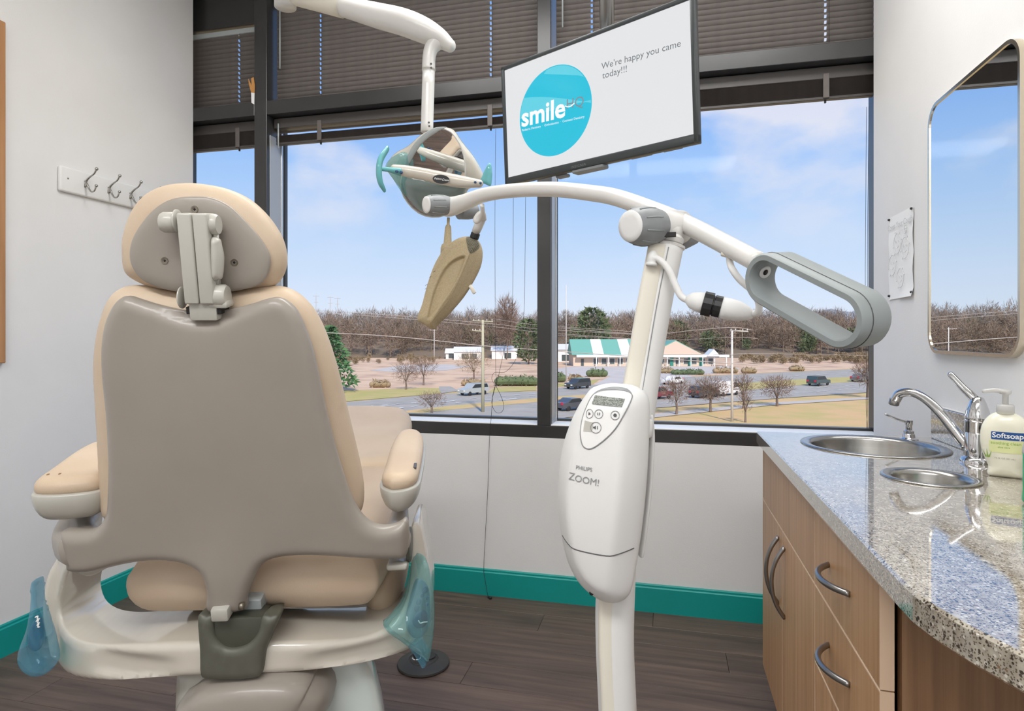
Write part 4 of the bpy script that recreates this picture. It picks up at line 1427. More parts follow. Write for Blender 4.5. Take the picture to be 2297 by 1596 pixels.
slL = sleeve('barrier_sleeve', Frame(CP(90, 1430, .095), LX, UP), [(80, 1300), (87, 1305), (90, 1352), (100, 1392), (112, 1430), (119, 1470), (117, 1500), (95, 1513), (66, 1500), (50, 1478), (52, 1450), (64, 1415), (74, 1380), (77, 1340), (76, 1315)], .03, .04, M_BLUEFILM, chair)
slL['label'] = 'translucent blue plastic film over the left keypad'
make('sleeve_mark', join(*[sweep([CP(79 + k * 2, 1386 + k * 9, .052), CP(85 + k, 1383 + k * 9, .052), CP(84 + k * .5, 1390 + k * 9, .052), CP(89, 1389 + k * 9, .052)], .0013, 5, 4) for k in range(3)]), M_WHITEPRINT, slL)  # white squiggles standing for fold highlights and unreadable print on the film

# foot control on the floor
fp = on_plane(950, 1491, (0, 0, 0), UP)
foot = thing('foot_control', 'black round rubber foot control disc on the floor right of the chair', 'foot control', fp)
make('disc', lathe(fp, (0, 0, 1), [(.094, 0), (.098, .004), (.096, .010), (.080, .018), (.056, .022), (.053, .019), (.050, .019), (.047, .023), (0, .023)], 56), M_RUBBER2, foot, True, 30)
make('pedal_button', lathe(fp + RT * .018 + FW * .012, (0, 0, 1), [(.026, .021), (.026, .027), (.023, .029), (0, .029)], 32), M_RUBBER, foot, True, 30)
make('post', lathe(fp + RT * -.026 + FW * .0, (0, 0, 1), [(.013, .02), (.013, .07), (.0, .072)], 20), M_RUBBER, foot, True, 40)
make('post_ring', lathe(fp + RT * -.026, (0, 0, 1), [(.018, .021), (.018, .026), (.012, .027)], 24), M_CHROME, foot)

# ------------------------------------------------------------------ overhead dental lamp
def camdir(r, u, f): return RT * r + UP * u + FW * f
DL = 1.90
lamp = thing('dental_lamp', 'white overhead dental lamp with mirrored dish and teal film on its handles', 'dental lamp', px(985, 390, DL))
LEZ = camdir(-.40, -.72, -1.0).normalized()
lex = camdir(.95, -.10, -.28)
lf0 = Frame(px(975, 390, DL), lex, LEZ.cross(lex))
if lf0.ez.dot(FW) > 0: lf0 = Frame(lf0.o, lex, lex.cross(LEZ) * -1)
house = smooth_poly(Frame(lf0.w(0, 0, -.06), lf0.ex, lf0.ey).trace([(868, 374), (884, 346), (915, 328), (945, 302), (972, 290), (992, 287), (1014, 294), (1034, 322), (1062, 358), (1082, 396), (1080, 412), (1052, 424), (1040, 440), (1000, 452), (940, 450), (908, 430), (884, 402)]), 3)
make('housing', Pillow(Frame(lf0.w(0, 0, -.060), lf0.ex, lf0.ey), house, .006, .030, .06, .06, .07).build(), M_IVORY, lamp)
dish_px = [(915, 365), (926, 335), (946, 308), (970, 292), (990, 288), (1012, 296), (1030, 320), (1041, 350), (1044, 385), (1040, 425), (1026, 460), (1000, 482), (970, 487), (940, 478), (915, 455), (900, 425), (903, 392)]
dish = smooth_poly(lf0.trace(dish_px), 4)
_dc = np.array(dish).mean(0); _dx = np.ptp(np.array(dish)[:, 0]) / 2; _dy = np.ptp(np.array(dish)[:, 1]) / 2
def dish_warp(x, y, d): return .004 * np.clip(1 - ((x - _dc[0]) / _dx) ** 2 - ((y - _dc[1]) / _dy) ** 2, 0, 1)
P_D = Pillow(lf0, dish, .006, .0, .01, .006, .01, warp=dish_warp)
make('reflector', P_D.build(), M_MIRROR, lamp)
rim = [lf0.w(p[0], p[1], .001) for p in dish[::2]]
make('reflector_rim', sweep(rim + [rim[0]], .0025, 6, 1, cap=False), M_WHITE, lamp)
side = smooth_poly(lf0.trace([(903, 374), (914, 345), (936, 313), (968, 290), (1000, 287), (982, 296), (950, 318), (930, 344), (914, 372)], .012), 4)
make('dish_side_panel', Pillow(Frame(lf0.w(0, 0, .004), lf0.ex, lf0.ey), side, .004, .004, .01, .004, .01).build(), M_LGREY, lamp)
bar = [(884, 379), (910, 384), (950, 391), (990, 400), (1035, 408), (1075, 412)]
make('crossbar', sweep([px(u, v, DL - .075) for u, v in bar], [(.012, .013), (.016, .017), (.019, .018), (.021, .0195), (.019, .018), (.013, .012)], 20, 6, up=(0, 0, 1), round_cap=True), M_IVORY, lamp)
lb = Frame(px(989.5, 402.5, DL - .098), px(1010, 404, DL - .098) - px(970, 400.5, DL - .098), UP + FW * -.12)
make('badge', prism(lb, disc2(0, 0, .0245, .0128, 36), 0, .0022), M_BLACK, lamp, True, 30)
P, Ft = text2d('Pelton', .0085, 'LEFT', 0, .35); make('badge_lettering', put2d(lb, P, Ft, -.0205, -.0020, .0026), M_WHITEPRINT, lamp, False)
P, Ft = text2d('Crane', .0085, 'LEFT', 0, .35); make('badge_lettering', put2d(lb, P, Ft, .0020, -.0035, .0026), M_WHITEPRINT, lamp, False)
shield = smooth_poly(lf0.trace([(900, 396), (950, 402), (1000, 410), (1040, 414), (1040, 432), (1026, 462), (1000, 484), (970, 489), (940, 480), (914, 456), (899, 426)], .03), 4)
make('lower_shield', Pillow(Frame(lf0.w(0, 0, .008), lf0.ex, lf0.ey), shield, .006, .030, .06, .004, .01).build(), M_SHIELD, lamp)
hl = make('left_handle', join(sweep([px(869, 334, DL - .08), px(854, 358, DL - .10), px(850, 384, DL - .105), px(853, 408, DL - .10), px(862, 427, DL - .08)], [(.006, .012), (.008, .016), (.0085, .018), (.008, .016), (.005, .010)], 14, 6, up=tuple(FW), round_cap=True),
     sweep([px(852, 379, DL - .10), px(872, 381, DL - .09), px(900, 386, DL - .08)], [(.006, .006), (.007, .007), (.014, .012)], 14, 5)), M_TEALH, lamp)
for u, v in ((890, 385), (900, 387)):
    make('handle_slot', lathe(px(u, v, DL - .1005), -FW, [(.005, 0), (.004, .003), (0, .003)], 14), M_NAVY2, hl)
hr_ = Frame(px(1092, 392, DL - .06), camdir(.9, 0, -.45), UP)
fin = smooth_poly(hr_.trace([(1099, 366), (1103, 380), (1103, 402), (1100, 417), (1090, 414), (1078, 408), (1082, 396), (1090, 378)]), 4)
make('right_handle', Pillow(hr_, fin, .004, .009, .012, .009, .012).build(), M_TEALH, lamp)
for u, v in ((1066, 409), (1078, 411)):
    make('handle_slot', lathe(px(u, v, DL - .094), -FW, [(.004, 0), (.003, .003), (0, .003)], 14), M_NAVY2, lamp)
tf = smooth_poly(lf0.trace([(866, 372), (884, 350), (905, 345), (914, 372), (914, 410), (912, 440), (898, 424), (884, 402)], .02), 4)
make('barrier_film', Pillow(Frame(lf0.w(0, 0, .022), lf0.ex, lf0.ey), tf, .005, .016, .03, .05, .03).build(), M_TEALFILM, lamp)
# drop tube and the swinging arm
make('drop_tube', join(sweep([px(957.5, 296, DL + .03), px(959, 250, DL + .03), px(961.5, 160, DL + .03)], .0195, 20, 3), sweep([px(961.5, 160, DL + .03), px(962.5, 130, DL + .03), px(968, 108, DL + .03), px(982, 92, DL + .03)], [.0205, .0205, .022, .026], 20, 4)), M_WHITE, lamp)
make('tube_collar', lathe(px(961.6, 158, DL + .03), (px(962, 130, DL + .03) - px(961, 158, DL + .03)), [(.0203, 0), (.0212, .001), (.0212, .004), (.0203, .005)], 24), M_PALE, lamp)
for u, v in ((967, 143), (967.5, 152), (962, 275), (963, 283)):
    make('set_screw', lathe(px(u, v, DL + .011), -FW, [(.0032, 0), (.003, .001), (0, .001)], 10), M_PRINTD, lamp)
arm_pts = [(700, -6, 2.02), (790, 20, 1.99), (850, 36, 1.97), (905, 50, 1.95), (950, 68, 1.94), (985, 86, 1.935), (1008, 102, 1.93)]
make('swing_arm', sweep([px(u, v, d) for u, v, d in arm_pts], [(.030, .030), (.036, .033), (.040, .038), (.044, .040), (.044, .038), (.038, .030), (.024, .020)], 24, 8, round_cap=True), M_WHITE, lamp)
j0, j1 = px(700, -6, 2.02), px(640, -24, 2.05)
make('arm_joint', sweep([px(770, 14, 1.997), px(700, -6, 2.02), px(640, -24, 2.05)], [(.038, .036), (.040, .038), (.042, .042)], 24, 4), M_CREAM, lamp)
top = Vector((j1.x, j1.y, CEIL_Z))
make('ceiling_post', sweep([j1 - UP * .06, j1 + UP * .2, top], .035, 20, 1), M_WHITE, lamp)
make('ceiling_rose', lathe(top, (0, 0, -1), [(.11, 0), (.11, .012), (.05, .03), (0, .03)], 36), M_WHITE, lamp, True, 30)

# ------------------------------------------------------------------ television
TVC = cw(.25002, .76362, 2.01369)
TF = Frame(TVC, camdir(.76671, .01478, -.64183), camdir(-.03578, .99916, -.01973))
TW, THh = .73 / 2, .425 / 2
tv = thing('television', 'ceiling hung television with dark bezel showing a white welcome slide', 'television', TVC)
make('bezel', join(box(TF, -TW, TW, THh - .014, THh, -.022, .006, .003, 2), box(TF, -TW, TW, -THh, -THh + .027, -.022, .006, .004, 2),
    box(TF, -TW, -TW + .014, -THh, THh, -.022, .006, .003, 2), box(TF, TW - .014, TW, -THh, THh, -.022, .006, .003, 2)), M_TVBLACK, tv, True, 40)
make('screen', box(TF, -TW + .012, TW - .012, -THh + .025, THh - .012, -.010, .0005), M_SCREEN, tv, False)
scr = tv.children[-1]
make('back_housing', join(box(TF, -TW + .006, TW - .006, -THh + .006, THh - .006, -.040, -.018, .008, 2), box(TF, -.25, .25, -THh + .02, .12, -.075, -.038, .015, 2)), M_TVGREY, tv, True, 40)
make('stand_socket', join(box(TF, -.075, .045, -THh - .010, -THh + .004, -.036, .002, .003, 1), box(TF, -.16, -.115, -THh - .006, -THh + .004, -.05, -.022, .003, 1)), M_TVGREY, tv, True, 40)
make('port_recess', join(box(TF, .24, .30, -THh + .0035, -THh + .008, -.036, -.022), box(TF, .13, .20, -THh + .0035, -THh + .008, -.036, -.024)), M_BLACK, tv, False)
P, Ft = text2d('INSIGNIA', .0125, 'CENTER', 0, 0, 1.15); make('brand_lettering', put2d(TF, P, Ft, -.045, -THh + .006, .0065), M_LOGO, tv, False)
ZS = .0010
a = TF.trace([(1160, 262)], ZS)[0]; b = TF.trace([(1320, 236)], ZS)[0]
dcx, dcy = TF.trace([(1243, 249)], ZS)[0]
dr = math.hypot(b[0] - a[0], b[1] - a[1]) / 2
make('logo_disc', prism(TF, disc2(dcx, dcy, dr, dr, 72), .0005, ZS), M_CYAN, tv, False)
# paler swoosh bands in the disc
def clip_disc(pts, r=.985):
    out = []
    for x, y in pts:
        q = math.hypot(x, y)
        out.append((x * min(1, r / q) if q > 0 else x, y * min(1, r / q) if q > 0 else y))
    return [(dcx + x * dr, dcy + y * dr) for x, y in out]
sw = [(-.80 + 1.78 * t, .50 - .45 * t ** 1.4 - .12 * t) for t in np.linspace(0, 1, 16)] + [(.97, .02 - .02 * t) for t in np.linspace(0, 1, 3)] + [(.95 - 1.93 * t, .0 + .05 * t) for t in np.linspace(0, 1, 16)] + [(-.99 * math.cos(q), .99 * math.sin(q)) for q in np.linspace(.06, .55, 10)]
make('logo_swoosh', prism(TF, clip_disc(sw), ZS, ZS + .0002), M_CYAN2, tv, False)
sw = [(-.25 + 1.1 * t, .90 - .35 * t) for t in np.linspace(0, 1, 8)] + [(math.cos(q), math.sin(q)) for q in np.linspace(.62, 1.75, 14)]
make('logo_swoosh', prism(TF, clip_disc(sw, .98), ZS, ZS + .0002), M_CYAN2, tv, False)
def fit_text(name, s, pa, pb, m, z, bold=0.0, parent=tv, spacing=1.0):
    A = TF.trace([pa], z)[0]; B = TF.trace([pb], z)[0]
    P, Ft = text2d(s, .05, 'LEFT', bold, 0, spacing)
    x0 = min(p[0] for p in P); x1 = max(p[0] for p in P)
    k = math.hypot(B[0] - A[0], B[1] - A[1]) / (x1 - x0)
    an = math.atan2(B[1] - A[1], B[0] - A[0])
    c, sn = math.cos(an) * k, math.sin(an) * k
    return make(name, ([TF.w(A[0] + (p[0] - x0) * c - p[1] * sn, A[1] + (p[0] - x0) * sn + p[1] * c, z) for p in P], Ft), m, parent, False)
fit_text('logo_lettering', 'smile', (1170, 284), (1268, 261), M_SWHITE, .0016, .0013)
fit_text('logo_lettering', 'HQ', (1271, 245), (1309, 237), M_SGREY, .0016)
A = TF.trace([(1280, 233)], .0019)[0]
make('logo_smile', sweep([TF.w(A[0] + .018 * q - .004, A[1] - .006 * (1 - q * q) - .002, .0019) for q in (-1, -.5, 0, .5, 1)], .0018, 6, 3), M_SWHITE, tv)
fit_text('tagline_lettering', 'Pediatric Dentistry  \u00b7  Orthodontics  \u00b7  Cosmetic Dentistry', (1171, 295), (1311, 264), M_SWHITE, .0016)
fit_text('welcome_lettering', "We're happy you came", (1349, 156), (1527, 104), M_SDARK, .0012, .0)
fit_text('welcome_lettering', 'today!!!', (1351, 177), (1406, 161), M_SDARK, .0012, .0)
pb_ = TF.w(0, .02, -.10)
pb_ = px(1361, 120, (pb_ - EYE).dot(FW))
make('ceiling_pole', sweep([pb_, Vector((pb_.x, pb_.y, CEIL_Z))], .025, 24, 1), M_NICKEL, tv)
make('mount_plate', join(box(TF, -.1, .1, -.1, .1, -.085, -.074, .002, 1), sweep([TF.w(.01, .0, -.08), pb_ - UP * .08], .02, 12, 1)), M_BLACK, tv, False)
make('pole_flange', lathe(Vector((pb_.x, pb_.y, CEIL_Z)), (0, 0, -1), [(.08, 0), (.08, .008), (.03, .02), (0, .02)], 32), M_NICKEL, tv, True, 30)

# ------------------------------------------------------------------ whitening lamp on its stand
DW = 1.00
wl = thing('whitening_lamp', 'white tooth whitening lamp on a leaning pole with grey loop handle and tan lamp head', 'whitening lamp', Vector((px(1383, 1560, DW).x, px(1383, 1560, DW).y, 0)))
pole = [(1495, 548, 1.0), (1472, 660, 1.0), (1451, 780, 1.0), (1430, 910, 1.0), (1408, 1060, 1.0), (1390, 1200, 1.0), (1380, 1340, 1.0), (1379, 1450, 1.0), (1384, 1570, 1.0), (1394, 1800, 1.0), (1404, 2100, 1.0), (1410, 2350, 1.0)]
pr = [(.0275, .030)] * 3 + [(.029, .031)] * 3 + [(.0310, .033)] + [(.0305, .033)] * 3 + [(.032, .034)] * 2
make('pole', sweep([px(*p) for p in pole], pr, 28, 6, up=tuple(FW)), M_WPLAS, wl)
strip = [px(u - 17, v, d - .027) for u, v, d in pole[:9]]
make('cable_cover', sweep([px(u - 17 - (2 if i < 1 else 0), v, d - .022) for i, (u, v, d) in enumerate(pole[:10])], [(.0150, .0085)] * 6 + [(.014, .0095)] * 4, 16, 6, up=tuple(FW), power=3), M_CREAM, wl)
make('cover_seam', sweep([px(u + 5, v + 6, d - .0300) for u, v, d in pole[:10]], .0009, 5, 6), M_PRINT, wl)
make('pole_collar', lathe(px(1494, 552, DW), px(1499, 525, DW) - px(1494, 552, DW), [(.030, -.002), (.030, .002), (.022, .004), (.0255, .006), (.0265, .013), (.022, .018), (0, .019)], 36), M_WHITE, wl, True, 40)
make('collar_screw', lathe(px(1469, 564, DW - .026), -FW, [(.0055, 0), (.005, .002), (.003, .0015), (0, .001)], 14), M_SCREW, wl)
# boom
boom = [(985, 461, 1.72), (1010, 464, 1.71), (1040, 455, 1.67), (1085, 438, 1.60), (1150, 428, 1.50), (1240, 425, 1.38), (1330, 434, 1.26), (1391, 446, 1.18), (1493, 484, 1.06), (1560, 514, .99), (1629, 550, .92), (1704, 590, .852)]
br = [(.022, .026), (.023, .027), (.020, .0225), (.0178, .0185), (.0168, .0170), (.0166, .0168), (.0162, .0164), (.0160, .0162), (.0158, .0160), (.0150, .0152), (.0144, .0146), (.0140, .0142)]
make('boom', sweep([px(*p) for p in boom], br, 28, 8), M_WHITE, wl)
KA = camdir(-.80, -.10, -.60).normalized()
def knob(name, c, r, L, parent=wl):
    o = make(name, lathe(c, KA, [(r * .88, 0), (r * .98, L * .25), (r, L * .5), (r * .93, L * .8), (r * .80, L), (0, L)], 40), M_KNOB, parent, True, 40)
    make('knob_face', lathe(c + KA * L, KA, [(r * .80, -.001), (r * .78, .0012), (r * .5, .0018), (0, .0018)], 36), M_WPLAS, o)
    s = KA.cross(UP).normalized(); t = KA.cross(s)
    for k in range(9):
        a = 2 * math.pi * k / 9
        d = s * math.cos(a) + t * math.sin(a)
        make('knob_groove', sweep([c + KA * L * .3 + d * r * .985, c + KA * L * .55 + d * r * 1.0, c + KA * L * .86 + d * r * .91], .0012, 5, 2), M_PRINTD if False else M_HANDLE, o)
    return o
jc = px(1502, 510, 1.02)
make('joint_body', join(lathe(jc + KA * -.035, KA, [(.022, 0), (.028, .008), (.029, .05), (.027, .07), (0, .07)], 32), sweep([px(1500, 540, 1.0), px(1502, 500, 1.02)], [(.020, .022), (.024, .026)], 20, 3, up=tuple(FW))), M_WHITE, wl)
knob('clamp_knob', px(1474, 508, .985), .0305, .062)
k2 = make('clamp_knob', lathe(px(1515, 522, 1.05), -KA, [(.027, 0), (.029, .02), (.022, .045), (0, .046)], 32), M_KNOB, wl, True, 40)
make('boom_slot', box(Frame(px(1497, 527, .965), camdir(.95, 0, -.2), UP), -.013, .013, -.0035, .0035, -.004, .004), M_DARK, wl, False)
kc = px(1004, 461, 1.705)
knob('tilt_knob', kc, .0285, .066)
make('tilt_knob', lathe(px(1030, 473, 1.73), -KA, [(.024, 0), (.024, .03), (.020, .055), (0, .056)], 32), M_KNOB, wl, True, 40)
# loop handle
LT = camdir(.37, -.45, -.81).normalized()
E0 = camdir(.89, .08, .36); E0 = (E0 - LT * E0.dot(LT)).normalized()
PA, PB = px(1743, 625, .82), px(1905, 715, .72)
HL = Frame((PA + PB) / 2, LT, E0.cross(LT))
half = (PB - PA).length / 2
def stadium(r, n=20, h=half):
    return [(h + r * math.cos(q), r * math.sin(q)) for q in np.linspace(-math.pi / 2, math.pi / 2, n)] + [(-h + r * math.cos(q), r * math.sin(q)) for q in np.linspace(math.pi / 2, 3 * math.pi / 2, n)]
so_, si_ = stadium(.0335), stadium(.0195)
sgn_e = 1 if HL.ez.dot(E0) > 0 else -1
def ring_solid(fr, rings):
    n = len(rings[0][0]); V = []; Fc = []
    for pts, z in rings: V += [fr.w(p[0], p[1], z) for p in pts]
    m = len(rings)
    for r in range(m):
        for k in range(n):
            a, b = r * n + k, r * n + (k + 1) % n
            a2, b2 = ((r + 1) % m) * n + k, ((r + 1) % m) * n + (k + 1) % n
            Fc.append((a, b, b2, a2))
    return V, Fc
z0, z1 = -.022 * sgn_e, .024 * sgn_e
hd_ = make('loop_handle', ring_solid(HL, [(stadium(.0318), z0), (stadium(.0342), z0 * .86), (stadium(.0347), z0 * .3), (stadium(.0347), z1 * .86), (stadium(.0328), z1), (stadium(.0252), z1), (stadium(.0236), z1 * .8), (stadium(.0236), z0 * .8), (stadium(.0252), z0)]), M_HANDLE, wl, True, 50)
make('handle_seam', sweep([HL.w(p[0], p[1], z0 * .35) for p in stadium(.0348)] + [HL.w(*stadium(.0348)[0], z0 * .35)], .0007, 5, 1, cap=False), M_PRINTD, hd_)
make('handle_screw', lathe(PA + HL.ex * -.0231, HL.ex, [(.0095, 0), (.0085, .002), (.005, .0015), (0, .001)], 20), M_WPLAS, hd_)
make('screw_hollow', lathe(PA + HL.ex * -.0213, HL.ex, [(.004, 0), (0, .0004)], 16), M_DARK, hd_)
# signal cable with its coupling, hanging below the boom
cab1 = [px(1462, 578, .962), px(1480, 584, .96), px(1500, 606, .955), (px(1515, 640, .95)), px(1528, 665, .945), px(1545, 675, .94)]
make('signal_cable', sweep(cab1, .0052, 12, 6), M_WPLAS, wl)
make('cable_gland', join(lathe(px(1461, 597, .965), px(1464, 572, .965) - px(1461, 597, .965), [(.0085, 0), (.0085, .004), (.007, .006), (.0085, .008), (.0075, .018), (.004, .024), (0, .024)], 18)), M_WPLAS, wl)
c0, c1_ = px(1538, 671, .94), px(1690, 707, .91)
cd = (c1_ - c0); CL = cd.length
make('coupling_body', lathe(c0, cd, [(.005, 0), (.012, CL * .08), (.0155, CL * .2), (.0155, CL * .38), (0, CL * .38)], 24), M_WPLAS, wl)
make('coupling_nut', lathe(c0, cd, [(.0155, CL * .26), (.0185, CL * .265), (.0185, CL * .40), (.0150, CL * .405), (.0150, CL * .42), (.0165, CL * .425), (.0165, CL * .53), (0, CL * .53)], 14), M_BLACK, wl, False)
make('coupling_body', lathe(c0, cd, [(.0158, CL * .52), (.0162, CL * .62), (.0155, CL * .78), (.0105, CL * .92), (.0055, CL * 1.0), (0, CL)], 24), M_WPLAS, wl)
make('signal_cable', sweep([c1_ - cd * .02, px(1700, 700, .90), px(1702, 680, .895), px(1690, 655, .89), px(1662, 630, .895), px(1645, 608, .90), px(1638, 592, .91), px(1636, 572, .915)], .0050, 12, 6), M_WPLAS, wl)
make('cable_clip', box(Frame(px(1634, 574, .915), camdir(.9, -.35, -.3), UP), -.011, .011, -.003, .004, -.008, .008, .001, 1), M_CREAM, wl)
# tan lamp head hanging from the far end
DH = 1.70
hdn = smooth_poly([(0, 0)] * 0 + Frame(px(1015, 640, DH), RT, UP).trace([(947, 683), (936, 716), (950, 728), (973, 740), (985, 728), (1010, 703), (1040, 668), (1062, 633), (1078, 600), (1083, 570), (1078, 548), (1066, 535), (1046, 531), (1024, 537), (1003, 552), (985, 575), (970, 605), (957, 645)]), 4)
HDF = Frame(px(1015, 640, DH), RT, UP)
al = HDF.trace([(955, 732), (1062, 540)])
alx, aly = al[1][0] - al[0][0], al[1][1] - al[0][1]
aL = math.hypot(alx, aly)
REC_P = smooth_poly(HDF.trace([(1046, 577), (1022, 582), (998, 602), (978, 640), (966, 680), (960, 716), (970, 714), (990, 690), (1012, 660), (1032, 625), (1043, 597)]), 4)
def head_warp(x, y, d):
    s = ((x - al[0][0]) * alx + (y - al[0][1]) * aly) / aL ** 2          # 0 at the nozzle, 1 at the grille
    c = ((x - al[0][0]) * -aly + (y - al[0][1]) * alx) / aL              # across
    pq = np.stack([x, y], 1)
    r1 = np.where(inside_poly(pq, REC_P), np.clip(dist_poly(pq, REC_P) / .007, 0, 1), 0)
    r1 = r1 * r1 * (3 - 2 * r1)
    ridge = -np.abs(c + .014) * .55
    return -.015 * r1 + ridge * np.clip(d / .02, 0, 1) + .012 * np.clip(d / .02, 0, 1)
P_HD = Pillow(HDF, hdn, .0032, .030, .045, .040, .05, warp=head_warp)
head = make('lamp_head', P_HD.build(), M_TAN, wl)
gr = HDF.trace([(1047, 533), (1066, 536), (1076, 550), (1074, 562), (1060, 573), (1054, 570), (1049, 552)])
gr = [tuple(p) for p in smooth_poly(gr, 3)]
gp_ = badge('grille', P_HD, gr, M_MESHG, head, .001)
parts = []
gx0, gx1 = min(p[0] for p in gr), max(p[0] for p in gr); gy0, gy1 = min(p[1] for p in gr), max(p[1] for p in gr)
dots = np.array([(gx0 + (i + .5 * (j % 2)) * .0042, gy0 + j * .0042) for j in range(14) for i in range(12)])
gra = np.array(gr)
dots = dots[inside_poly(dots, gra)]
dots = dots[dist_poly(dots, gra) > .0022]
for d_ in dots:
    z = float(P_HD.height([d_])[0])
    parts.append(lathe(HDF.w(d_[0], d_[1], z + .0008), HDF.ez, [(.0014, 0), (0, .0006)], 6))
make('grille_holes', join(*parts), M_DARK, head)
seam = HDF.trace([(1056, 572), (1048, 596), (1030, 636), (1008, 676), (985, 706), (968, 728)])
seam = catmull(seam, 5)
zs = P_HD.height(seam)
make('seam', sweep([HDF.w(p[0], p[1], z + .0002) for p, z in zip(seam, zs)], .0008, 5, 1), M_TAN_IN, head)
make('switch', box(Frame(px(1060, 652, DH - .005), camdir(.5, -.86, 0), FW), -.016, .010, -.006, .006, -.004, .006, .001, 1), M_CREAM, head)
zf = P_HD.height(HDF.trace([(955, 640), (955, 620)]))
for v0, u0 in ((610, 975), (622, 966), (640, 957), (648, 956)):
    q = HDF.trace([(u0, v0)])[0]
    zz = float(P_HD.height([q])[0])
    make('worn_print', sweep([HDF.w(q[0] - .003, q[1] - .002, zz + .0005), HDF.w(q[0] + .003, q[1] + .002, zz + .0005)], .0006, 5, 1), M_PRINTD, head, False)
make('stem', join(lathe(px(1003, 574, DH + .02), px(1006, 488, DH + .015) - px(1003, 574, DH + .02), [(.0185, 0), (.0185, .022), (.016, .030), (.0112, .034), (.0085, .078), (.006, .084), (.004, .086), (.004, .105), (0, .105)], 22)), M_TAN, wl)
make('signal_cable', sweep([px(1081, 460, 1.58), px(1083, 478, 1.60), px(1078, 488, 1.62), px(1070, 497, 1.63), px(1066, 492, 1.63), px(1074, 480, 1.63), px(1084, 478, 1.64), px(1085, 492, 1.66)], [.006, .006, .007, .007, .006, .006, .006, .008], 12, 6), M_WHITE, wl)
make('coupling_body', lathe(px(1067, 521, 1.69), px(1085, 482, 1.66) - px(1067, 521, 1.69), [(.0115, 0), (.0125, .02), (.0115, .04), (.0085, .055), (0, .056)], 20), M_WHITE, wl)
make('coupling_nut', lathe(px(1063, 536, 1.695), px(1070, 515, 1.69) - px(1063, 536, 1.695), [(.0115, 0), (.0125, .003), (.0125, .016), (.0095, .017), (.0095, .026), (0, .026)], 14), M_BLACK, wl, False)

# control unit on the pole
lat = camdir(math.cos(math.radians(22)), 0, -math.sin(math.radians(22)))
UF = Frame(px(1352, 1105, .955), lat, UP + lat * .11)
unit_px = [(1316, 884), (1330, 870), (1360, 861), (1392, 861), (1425, 867), (1448, 884), (1456, 912), (1455, 980), (1450, 1080), (1440, 1180), (1430, 1250), (1420, 1310), (1409, 1338), (1386, 1351), (1356, 1348), (1326, 1331), (1298, 1302), (1277, 1262), (1264, 1215), (1256, 1160), (1253, 1105), (1256, 1050), (1264, 1000), (1278, 955), (1296, 915)]
un = smooth_poly(UF.trace(unit_px), 3)
def unit_warp(x, y, d):
    return .030 * np.clip(1 - (y / .19) ** 2, 0, 1) * np.clip(d / .03, 0, 1)
P_U = Pillow(UF, un, .007, .026, .042, .045, .03, warp=unit_warp)
unit = make('control_unit', P_U.build(), M_WPLAS, wl)
def on_unit(pts, off=.05): return UF.trace(pts, off)
pn = [tuple(p) for p in smooth_poly(on_unit([(1318, 892), (1334, 880), (1365, 878), (1395, 882), (1409, 890), (1408, 905), (1398, 930), (1380, 962), (1355, 988), (1328, 1006), (1310, 1002), (1302, 980), (1300, 950), (1306, 920)]), 4)]
panel = badge('control_panel', P_U, pn, mat('panel_white', '#eae9e7', .3), unit, .0012)
pr_ = np.array(pn); zz = P_U.height(pr_) + .0012
make('panel_groove', sweep([UF.w(p[0], p[1], z) for p, z in zip(pr_, zz)] + [UF.w(pr_[0][0], pr_[0][1], zz[0])], .0009, 5, 1, cap=False), M_PRINT, unit)
br_ = [tuple(p) for p in smooth_poly(on_unit([(1320, 889), (1336, 877), (1365, 872), (1395, 876), (1409, 888), (1395, 882), (1365, 879), (1336, 882)]), 3)]
badge('panel_brow', P_U, br_, M_KNOB, unit, .0018)
badge('display', P_U, on_unit([(1325, 890), (1396, 898), (1392, 915), (1321, 909)]), M_LCD, panel, .0022)
for (u, v), kind in (((1319, 930), 'play'), ((1341, 930), 'pause'), ((1378, 933), 'stop'), ((1336, 960), 'volume')):
    q = on_unit([(u, v)])[0]
    r = .0062 if kind != 'volume' else .0078
    make('button', sweep([UF.w(p[0], p[1], z + .0022) for p, z in zip(disc2(q[0], q[1], r, r, 24) + [(q[0] + r, q[1])], P_U.height(disc2(q[0], q[1], r, r, 24) + [(q[0] + r, q[1])]))], .0005, 4, 1, cap=False), M_PRINT, panel)
    if kind == 'play': sym = [[(-.0018, -.0024), (.0024, 0), (-.0018, .0024)]]
    elif kind == 'pause': sym = [[(-.002, -.002), (-.0008, -.002), (-.0008, .002), (-.002, .002)], [(.0008, -.002), (.002, -.002), (.002, .002), (.0008, .002)]]
    elif kind == 'stop': sym = [disc2(0, 0, .0026, .0026, 16)]
    else: sym = [[(-.004, -.001), (-.002, -.0012), (0, -.003), (0, .003), (-.002, .0012), (-.004, .001)], [(.002, -.0025), (.003, -.0025), (.003, .0025), (.002, .0025)]]
    for s_ in sym:
        badge('button_symbol', P_U, [(q[0] + p[0], q[1] + p[1]) for p in s_], M_PRINTD, panel, .0024)
badge('panel_tint', P_U, on_unit([(1309, 945), (1330, 949), (1328, 970), (1308, 968)]), M_PALE, panel, .0018)
def unit_text(name, s, pa, pb, m, bold=0.0):
    A, B = on_unit([pa, pb])
    P, Ft = text2d(s, .03, 'LEFT', bold)
    x0 = min(p[0] for p in P); x1 = max(p[0] for p in P)
    k = math.hypot(B[0] - A[0], B[1] - A[1]) / (x1 - x0)
    an = math.atan2(B[1] - A[1], B[0] - A[0]); c, sn = math.cos(an) * k, math.sin(an) * k
    Q = [(A[0] + (p[0] - x0) * c - p[1] * sn, A[1] + (p[0] - x0) * sn + p[1] * c) for p in P]
    make(name, (P_U.drape(Q, .0012), Ft), m, unit, False)
